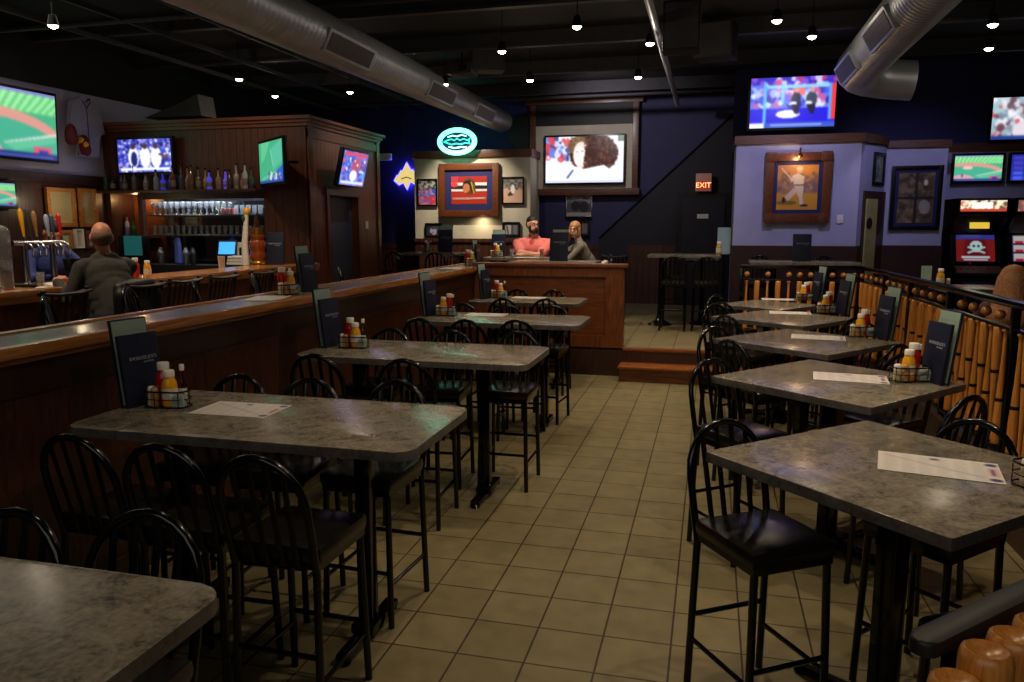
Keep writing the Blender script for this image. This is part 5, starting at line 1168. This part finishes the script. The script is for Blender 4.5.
def hand(P, wrist, d, up, side, s=1.0, curl=.5):
    """palm, four bent fingers of unequal length, a thumb off the side of the palm"""
    d = Vector(d).normalized(); up = Vector(up); up = (up - d*up.dot(d)).normalized(); r = d.cross(up)*side
    w = Vector(wrist)
    for k in (-.026, 0, .026): P.append(('skin', 'c', w + d*.015*s + r*k*.6*s, w + d*.085*s + r*k*s, .017*s, .014*s))
    for k, L in zip((-.033, -.011, .011, .033), (.062, .078, .082, .07)):
        b = w + d*.088*s + r*k*s; m = b + (d*math.cos(curl) - up*math.sin(curl))*L*.55*s; e = m + (d*math.cos(curl*2.2) - up*math.sin(curl*2.2))*L*.5*s
        P.append(('skin', 'c', b, m, .0095*s, .0085*s)); P.append(('skin', 'c', m, e, .0085*s, .0072*s))
    b = w + d*.03*s + r*.032*s; m = b + (d*.7 + r*.7 - up*.2).normalized()*.042*s; e = m + (d*.95 + r*.15 - up*.3).normalized()*.032*s
    P.append(('skin', 'c', b, m, .0125*s, .0105*s)); P.append(('skin', 'c', m, e, .0105*s, .0085*s))
def head_parts(P, c, yaw, pitch, s=1.0, jaw=1.0):
    R = Matrix.Rotation(yaw, 3, 'Z') @ Matrix.Rotation(pitch, 3, 'X'); c = Vector(c)
    def at(x, y, z): return c + R @ Vector((x*s, y*s, z*s))
    P.append(('skin', 'e', at(0,-.012,.03), (.074*s,.094*s,.09*s), R)); P.append(('skin', 'e', at(0,.03,-.045), (.058*s*jaw,.062*s,.07*s), R))
    P.append(('skin', 'c', at(0,.088,.01), at(0,.108,-.022), .009*s, .014*s))
    P.append(('skin', 'c', at(-.03,.08,.028), at(.03,.08,.028), .014*s, .014*s)); P.append(('skin', 'c', at(-.018,.088,-.058), at(.018,.088,-.058), .011*s, .011*s)); P.append(('skin', 'e', at(0,.075,-.098), (.025*s,.022*s,.02*s), R))
    for sx in (-1, 1): P.append(('skin', 'e', at(sx*.077,-.008,-.005), (.012*s,.024*s,.034*s), R))
    return at, R
def face_kids(o, at, R, s, brow='dark'):
    for sx in (-1, 1):
        bm = BM(); ball(bm, at(sx*.031,.082,.008), .0095*s, 10, 6); obj('eye', bm, K['cap'], o, 60)
        bm = BM(); ball(bm, at(sx*.031,.0885,.008), .0058*s, 8, 6); obj('iris', bm, K['sauce'], o, 60)
        bm = BM(); tube(bm, [at(sx*.015,.096,.028), at(sx*.033,.096,.034), at(sx*.05,.085,.028)], .0045*s, 6); obj('eyebrow', bm, K[brow], o, 60)
    bm = BM(); tube(bm, [at(-.024,.094,-.062), at(0,.1,-.06), at(.024,.094,-.062)], .0055*s, 6); obj('mouth', bm, K['lips'], o, 60)
K['lips'] = mat('lips', (170,92,84), .5); K['dark'] = mat('dark_hair', (34,26,24), .6, var=.3, scale=60); K['grey'] = mat('grey_hair', (112,86,72), .7, var=.3, scale=80); K['blond'] = mat('light_hair', (176,126,80), .5, var=.35, scale=30, stretch=(10,10,.6)); K['auburn'] = mat('long_hair', (216,152,106), .5, var=.5, scale=14, stretch=(14,14,.5), bump=.3)
def seated(P, cloth, legs, lean=.1, s=1.0, chest=1.0, kneey=.44, spread=.12, shoe='shoe', hipz=.1):
    """pelvis at the origin (seat top), facing +y"""
    def v(x, y, z): return Vector((x*s, y*s, z*s))
    P.append((legs, 'e', v(0,0,hipz), (.175*s*chest,.14*s*chest,.12*s)))
    P.append((cloth, 'c', v(0,.01,.13), v(0,lean*.5,.3), .145*s*chest, .14*s*chest)); P.append((cloth, 'e', v(0,lean*.55,.26), (.175*s*chest,.13*s*chest,.17*s)))
    P.append((cloth, 'e', v(0,lean*.72,.35), (.182*s*chest,.13*s*chest,.17*s))); P.append((cloth, 'e', v(0,lean*.4,.17), (.172*s*chest,.135*s*chest,.15*s)))
    P.append((cloth, 'e', v(0,lean*.9,.43), (.19*s*chest,.125*s*chest,.16*s))); P.append((cloth, 'c', v(-.15*chest,lean,.52), v(.15*chest,lean,.52), .062*s, .062*s)); P.append((cloth, 'c', v(-.06,lean,.57), v(.06,lean,.57), .055*s, .055*s))
    P.append(('skin', 'c', v(0,lean,.55), v(0,lean+.035,.68), .058*s, .052*s))
    for sx in (-1, 1):
        P.append((legs, 'c', v(sx*.09,.03,hipz-.01), v(sx*(spread+.02),kneey,.06), .085*s*chest, .06*s)); P.append((legs, 'c', v(sx*(spread+.02),kneey,.06), v(sx*spread,kneey-.1,-.36), .058*s, .042*s))
        P.append((shoe, 'c', v(sx*spread,kneey-.13,-.43), v(sx*spread,kneey+.06,-.445), .04*s, .034*s))
    return v
def arm(P, cloth, sh, target, pole, s, hup, side, sleeve='long', r=1.0, curl=.6, hd=None):
    e, w = limb(sh, target, .29*s, .26*s, pole)
    P.append((cloth, 'c', sh, e, .058*s*r, .046*s*r) if sleeve == 'long' else (cloth, 'c', sh, Vector(sh).lerp(e, .72), .064*s*r, .06*s*r))
    if sleeve == 'short': P.append(('skin', 'c', Vector(sh).lerp(e, .6), e, .045*s*r, .042*s*r))
    f = Vector(e).lerp(w, .86)
    P.append((cloth if sleeve == 'long' else 'skin', 'c', e, f, .046*s*r, .034*s*r)); P.append(('skin', 'c', f, w, .03*s, .026*s))
    hand(P, w, hd if hd is not None else (w-e), hup, side, s, curl)
    return e, w
def person(label, loc, rz): return thing('person', label, 'person', loc, rz)
K['shirt_g'] = mat('dark_green_grey_cloth', (56,54,50), .85, var=.15, scale=30, bump=.1); K['jeans'] = mat('dark_jeans', (40,42,58), .85, var=.15, scale=40); K['pink'] = mat('pink_cloth', (236,128,120), .85, var=.06); K['pinkd'] = mat('red_undershirt', (206,70,66), .85); K['cardi'] = mat('grey_brown_cardigan', (112,104,92), .85, var=.2, scale=60); K['shoe'] = mat('dark_shoe', (24,22,22), .5); K['bluec'] = mat('blue_cloth', (48,60,130), .85, var=.1); K['mauve'] = mat('mauve_cloth', (120,84,92), .85)
SEAT = PF + .765
# person at the bar, back to the camera
s = 1.1; rz = math.radians(62)
t = person('balding person in a dark grey-green sweater sitting at the bar with back to the camera', (-5.2, yman, SEAT-.07), rz)
P = []; v = seated(P, 'cloth', 'legs', .2, s, 1.08)
e1 = arm(P, 'cloth', v(-.19,.2,.5), v(-.33,.38,.40), (-.5,.1,-.9), s, (0,0,1), 1, 'long', 1.15, .7, (.7,.5,.2))
e2 = arm(P, 'cloth', v(.19,.2,.5), v(-.1,.52,.35), (.7,-.1,-.7), s, (0,0,1), -1, 'long', 1.15, .7, (-.6,.6,.2))
at, R = head_parts(P, v(0,.24,.745), -.25, -.12, s*1.06)
o = figure('body', P, {'skin': K['skin2'], 'cloth': K['shirt_g'], 'legs': K['jeans'], 'shoe': K['shoe']}, t)
face_kids(o, at, R, s)
bm = BM()
ball(bm, at(0,-.022,.0), (.0835*s,.102*s,.078*s), 18, 12, R); obj('hair', bm, K['grey'], t, 60)
# dark jacket over the stool back beside
t = thing('dark_jacket', 'black jacket draped over the bar stool back beside the sitting person', 'jacket', (-4.98, PX(136, 290, -4.95).y, PF))
P = [('c','e',(0,0,1.0),(.09,.24,.16)),('c','c',(.02,-.18,1.08),(.02,.18,1.1),.06,.06),('c','c',(.05,-.2,1.02),(.05,-.24,.62),.07,.05),('c','c',(.05,.2,1.02),(.06,.22,.6),.07,.05),('c','e',(.04,0,.8),(.07,.2,.25))]
figure('cloth', P, {'c': K['black_matte']}, t, .014, 8)
# bartender behind the taps
t = person('person in a blue shirt bending behind the beer taps', (-6.75, PX(40, 250, -6.7).y, PF+.82), -PI/2-.3)
P = []; s = 1.0; v = seated(P, 'cloth', 'legs', .26, s, 1.0, .02, .1)
arm(P, 'cloth', v(-.19,.26,.5), v(-.2,.6,.3), (-.7,0,-.6), s, (0,0,1), 1, 'long'); arm(P, 'cloth', v(.19,.26,.5), v(.12,.62,.3), (.7,0,-.6), s, (0,0,1), -1, 'long')
at, R = head_parts(P, v(0,.34,.73), -.1, -.5, s)
o = figure('body', P, {'skin': K['skin2'], 'cloth': K['bluec'], 'legs': K['jeans'], 'shoe': K['shoe']}, t); face_kids(o, at, R, s)
bm = BM(); ball(bm, at(0,-.02,.055), (.082*s,.1*s,.075*s), 14, 8, R); ball(bm, at(0,-.06,.0), (.075*s,.06*s,.08*s), 12, 8, R); obj('hair', bm, K['dark'], t, 60)
# person in the pink shirt
s = 1.13
t = person('bearded person in a pink shirt with folded arms at the back table', (-2.88, 12.78, SEAT), PI-.0)
P = []; v = seated(P, 'cloth', 'legs', .12, s, 1.28)
arm(P, 'cloth', v(-.24,.12,.5), v(.1,.43,.345), (-.8,.1,-.5), s, (0,0,1), 1, 'short', 1.2, .5, (1,.1,0))
arm(P, 'cloth', v(.24,.12,.5), v(-.08,.49,.36), (.8,.1,-.5), s, (0,0,1), -1, 'short', 1.2, .5, (-1,.1,0))
P.append(('under', 'e', v(0,.2,.47), (.06*s,.06*s,.1*s)))
at, R = head_parts(P, v(0,.16,.77), .75, -.05, s*1.05, 1.12)
o = figure('body', P, {'skin': K['skin'], 'cloth': K['pink'], 'legs': K['jeans'], 'shoe': K['shoe'], 'under': K['pinkd']}, t); face_kids(o, at, R, s*1.05)
bm = BM(); ball(bm, at(0,-.022,.06), (.08*s,.1*s,.075*s), 14, 8, R); ball(bm, at(0,-.06,.01), (.077*s,.055*s,.08*s), 12, 8, R); obj('hair', bm, K['dark'], t, 60)
bm = BM(); ball(bm, at(0,.045,-.085), (.06*s,.058*s,.042*s), 14, 8, R)
for sx in (-1, 1): ball(bm, at(sx*.052,.02,-.05), (.016*s,.04*s,.06*s), 10, 6, R)
tube(bm, [at(-.03,.09,-.06), at(-.022,.1,-.045), at(0,.106,-.043), at(.022,.1,-.045), at(.03,.09,-.06)], .007*s, 6); obj('beard', bm, K['dark'], t, 60)
stool((-2.88, 12.8, PF), PI, 'black bar stool under the person in the pink shirt', 'black arch-back bar stools on the raised floor')
# person with long light hair resting the head on a hand
s = 1.06
t = person('person with light hair in a grey cardigan resting one cheek on a hand', (-1.86, 12.42, SEAT), PI/2+.35)
P = []; v = seated(P, 'cloth', 'legs', .2, s, 1.0)
arm(P, 'cloth', v(-.18,.2,.5), v(-.02,.48,.37), (-.8,.2,-.5), s, (0,0,1), 1, 'long', 1.0, .5)
at, R = head_parts(P, v(.0,.27,.75), 1.05, -.06, s)
arm(P, 'cloth', v(.18,.2,.5), at(.075,.075,-.15), (.2,.75,-1.0), s, at(.0,0,0)-at(-1,0,0), 1, 'long', 1.0, .25, at(0,-.25,1)-at(0,0,0))
o = figure('body', P, {'skin': K['skin'], 'cloth': K['cardi'], 'legs': K['jeans'], 'shoe': K['shoe']}, t); face_kids(o, at, R, s)
bm = BM(); ball(bm, at(0,-.02,.05), (.086*s,.106*s,.084*s), 14, 10, R); ball(bm, at(0,-.065,-.03), (.08*s,.055*s,.12*s), 12, 8, R)
for sx in (-1, 1): ball(bm, at(sx*.072,.0,-.05), (.022*s,.05*s,.1*s), 10, 8, R)
obj('hair', bm, K['blond'], t, 60)
stool((-1.86, 12.42, PF), PI/2+.35, 'black bar stool under the person in the grey cardigan', 'black arch-back bar stools on the raised floor')
t = thing('pale_jacket', 'cream jacket hanging over the stool behind the person in the grey cardigan', 'jacket', (-1.66, 12.5, PF-.06))
figure('cloth', [('c','e',(0,0,1.0),(.06,.2,.14)),('c','c',(0,-.14,1.08),(0,.14,1.08),.05,.05),('c','e',(.02,0,.8),(.05,.18,.24))], {'c': K['cream']}, t, .014, 8)
# person behind the bat railing, long hair
wy = 7.6; wx = PY(1013, 280, wy).x
t = person('person with long reddish blond hair seen from behind beyond the bat railing', (wx, wy, PF+.4), -.35)
P = []; s = 1.0; v = seated(P, 'cloth', 'legs', .06, s, .98)
arm(P, 'cloth', v(-.18,.06,.5), v(-.12,.4,.32), (-.8,0,-.5), s, (0,0,1), 1, 'long'); arm(P, 'cloth', v(.18,.06,.5), v(.12,.4,.32), (.8,0,-.5), s, (0,0,1), -1, 'long')
at, R = head_parts(P, v(0,.1,.75), .0, -.05, s)
o = figure('body', P, {'skin': K['skin'], 'cloth': K['mauve'], 'legs': K['jeans'], 'shoe': K['shoe']}, t); face_kids(o, at, R, s)
hp = [('h','e',at(0,-.02,.04),(.105,.12,.098)),('h','c',at(0,-.07,-.02),at(0,-.1,-.3),.1,.11),('h','c',at(-.06,-.05,.0),at(-.11,-.05,-.34),.065,.07),('h','c',at(.06,-.05,.0),at(.11,-.05,-.34),.065,.07),('h','e',at(0,-.1,-.32),(.16,.08,.14))]
figure('hair', hp, {'h': K['auburn']}, t, .012, 5)
wstool((wx, wy, PF-.375), -.35, 'dark high chair under the person with long reddish hair', 'wooden bar stools')

# ================================================================== LAMPS AND LIGHT
def spot(loc, e, col=(1,.8,.55), size=95, blend=.7, aim=(0,0,-1), rad=.05):
    l = bpy.data.lights.new('spot', 'SPOT'); l.energy = e; l.color = col; l.spot_size = math.radians(size); l.spot_blend = blend; l.shadow_soft_size = rad
    o = bpy.data.objects.new('spot', l); C.objects.link(o); o.location = loc; o.rotation_euler = Vector(aim).to_track_quat('-Z', 'Y').to_euler(); return o
def area(loc, e, col, sx, sy, aim):
    l = bpy.data.lights.new('area', 'AREA'); l.energy = e; l.color = col; l.shape = 'RECTANGLE'; l.size = sx; l.size_y = sy
    o = bpy.data.objects.new('area', l); C.objects.link(o); o.location = loc; o.rotation_euler = Vector(aim).to_track_quat('-Z', 'Y').to_euler(); return o
def point(loc, e, col, r=.05):
    l = bpy.data.lights.new('point', 'POINT'); l.energy = e; l.color = col; l.shadow_soft_size = r
    o = bpy.data.objects.new('point', l); C.objects.link(o); o.location = loc; return o
def make_lamp():
    t = thing('ceiling_lamp', 'l', 'lamp')
    bm = BM(); lathe(bm, [(.02,.12),(.035,.115),(.055,.025),(.062,.0),(.055,.0),(.04,.025)], seg=18); obj('lamp_shade', bm, K['bezel'], t, 50)
    bm = BM(); tube(bm, [(0,0,.11),(0,0,CEIL-4.15)], .006, 6); obj('stem', bm, K['bezel'], t)
    bm = BM(); ball(bm, (0,0,.006), (.05,.05,.034), 14, 8); obj('bulb', bm, K['bulb'], t, 60)
    return t
lamp = Maker(make_lamp)
lab = ['above the middle of the aisle', 'beside the grey ceiling conduit', 'above the aisle, next to the framed middle television', 'just beyond the long duct', 'beside the loudspeaker, high above the square tables', 'above the large hanging television', 'high over the arcade, upper of two', 'high over the arcade, lower of two', 'over the back bar side wall', 'over the back bar, by its side wall lamp', 'over the back bar glass shelves', 'above the large baseball television', 'half hidden by the long duct', 'among the dark ceiling gear']
for k, (u, v_) in enumerate(((577,25),(650,42),(638,76),(530,79),(777,19),(812,35),(993,23),(989,47),(350,91),(275,95),(239,78),(53,24),(445,83),(502,50))):
    p = PZ(u, v_, 4.17)
    if k in (8, 9): p = PZ(u, v_, 4.17)
    lamp((p.x, p.y, 4.15), 0, 'small ceiling lamp with a glowing bulb ' + lab[k], 'small ceiling lamps')
    point((p.x, p.y, 4.1), 4.5, (1,.84,.64), .04)
    if k in (0, 1, 4, 5, 6): spot((p.x, p.y, 4.12), 120, size=100)
    elif k in (2, 3): spot((p.x, p.y, 4.12), 120, size=90)
    elif k == 11: spot((p.x, p.y, 4.12), 60)
# added spots without fixtures over the near tables, the aisle and the bar
for (x, y, e) in ((-.45, 5.6, 150), (-.3, 3.4, 105), (.95, 3.6, 105), (.9, 6.0, 100), (-2.4, 6.4, 42), (-2.3, 3.2, 26), (-5.6, 5.2, 190), (-5.6, 8.2, 240), (-2.4, 9.2, 55)):
    spot((x, y, 4.12), e, size=105)
# light of the wall lamp, signs and shelves, plus added spots and washes
c = PY(472, 212, 15.2); spot((c.x+.12, 15.4, 2.18), 9, (1,.8,.5), 150, 1.0, (0,.5,-1)); spot((-4.9, 14.3, 4.2), 320, (1,.88,.72), 80, .8, (0,.9,-1.5))
c = PY(798, 160, 12.75); point((c.x, 12.72, 3.02), 5, (1,.66,.3), .03)
c = PY(405, 177, 16.2); point((c.x, 16.46, c.z), 16, (.08,.08,1), .02)
c = PY(457, 141, 15.3); point((c.x, 15.5, c.z+.1), 2.5, (.3,.9,1), .2)
spot((-2.6, 11.4, 4.1), 150, (1,.9,.78), 60, .7, (0,.55,-1.2))      # over the two people talking
spot((1.1, 11.0, 4.3), 110, (.6,.58,1), 75, .9, (0,1,-.8))            # cool wash on the white wall
spot((3.0, 11.6, 4.3), 70, (.55,.55,1), 80, .9, (0,1,-.9))
spot((-.3, 12.0, 4.3), 60, (.9,.85,.9), 90, .9)
area((-7.5, BY+.1, 2.47), 11, (.85,.92,1), 1.8, .05, (0,.25,-1)); point((-8.98, BY+.28, 2.42), 3.5, (1,.55,.2), .04)
spot((-4.4, 11.4, 4.3), 150, (.86,.74,1), 70, .9, (-1,.1,-1.1))  # added spot, violet wash on the boarded side wall
spot((-6.0, 8.8, 4.3), 75, (1,.74,.5), 80, .9, (-.5,1,-1.2))
spot((-2.2, 13.6, 4.5), 110, (.95,.86,.95), 110, .9, (.2,1,-.35))  # wash added to lift the dark back wall
point((LW+.5, 9.2, 2.35), 4, (1,.8,.5), .05)      # warm point added to brighten the framed documents
area((-1.0, -1.6, 3.4), 26, (1,.86,.7), 5, 2, (0,1,-.5))              # unseen soft fill added behind the camera
area((-7.8, 6.5, 4.4), 16, (1,.86,.7), 2, 5, (0,0,-1))
w = bpy.data.worlds.new('World'); S.world = w; w.use_nodes = True
w.node_tree.nodes['Background'].inputs[0].default_value = (.5,.5,.62,1); w.node_tree.nodes['Background'].inputs[1].default_value = .035
S.view_settings.view_transform = 'Standard'; S.view_settings.exposure = 0.0
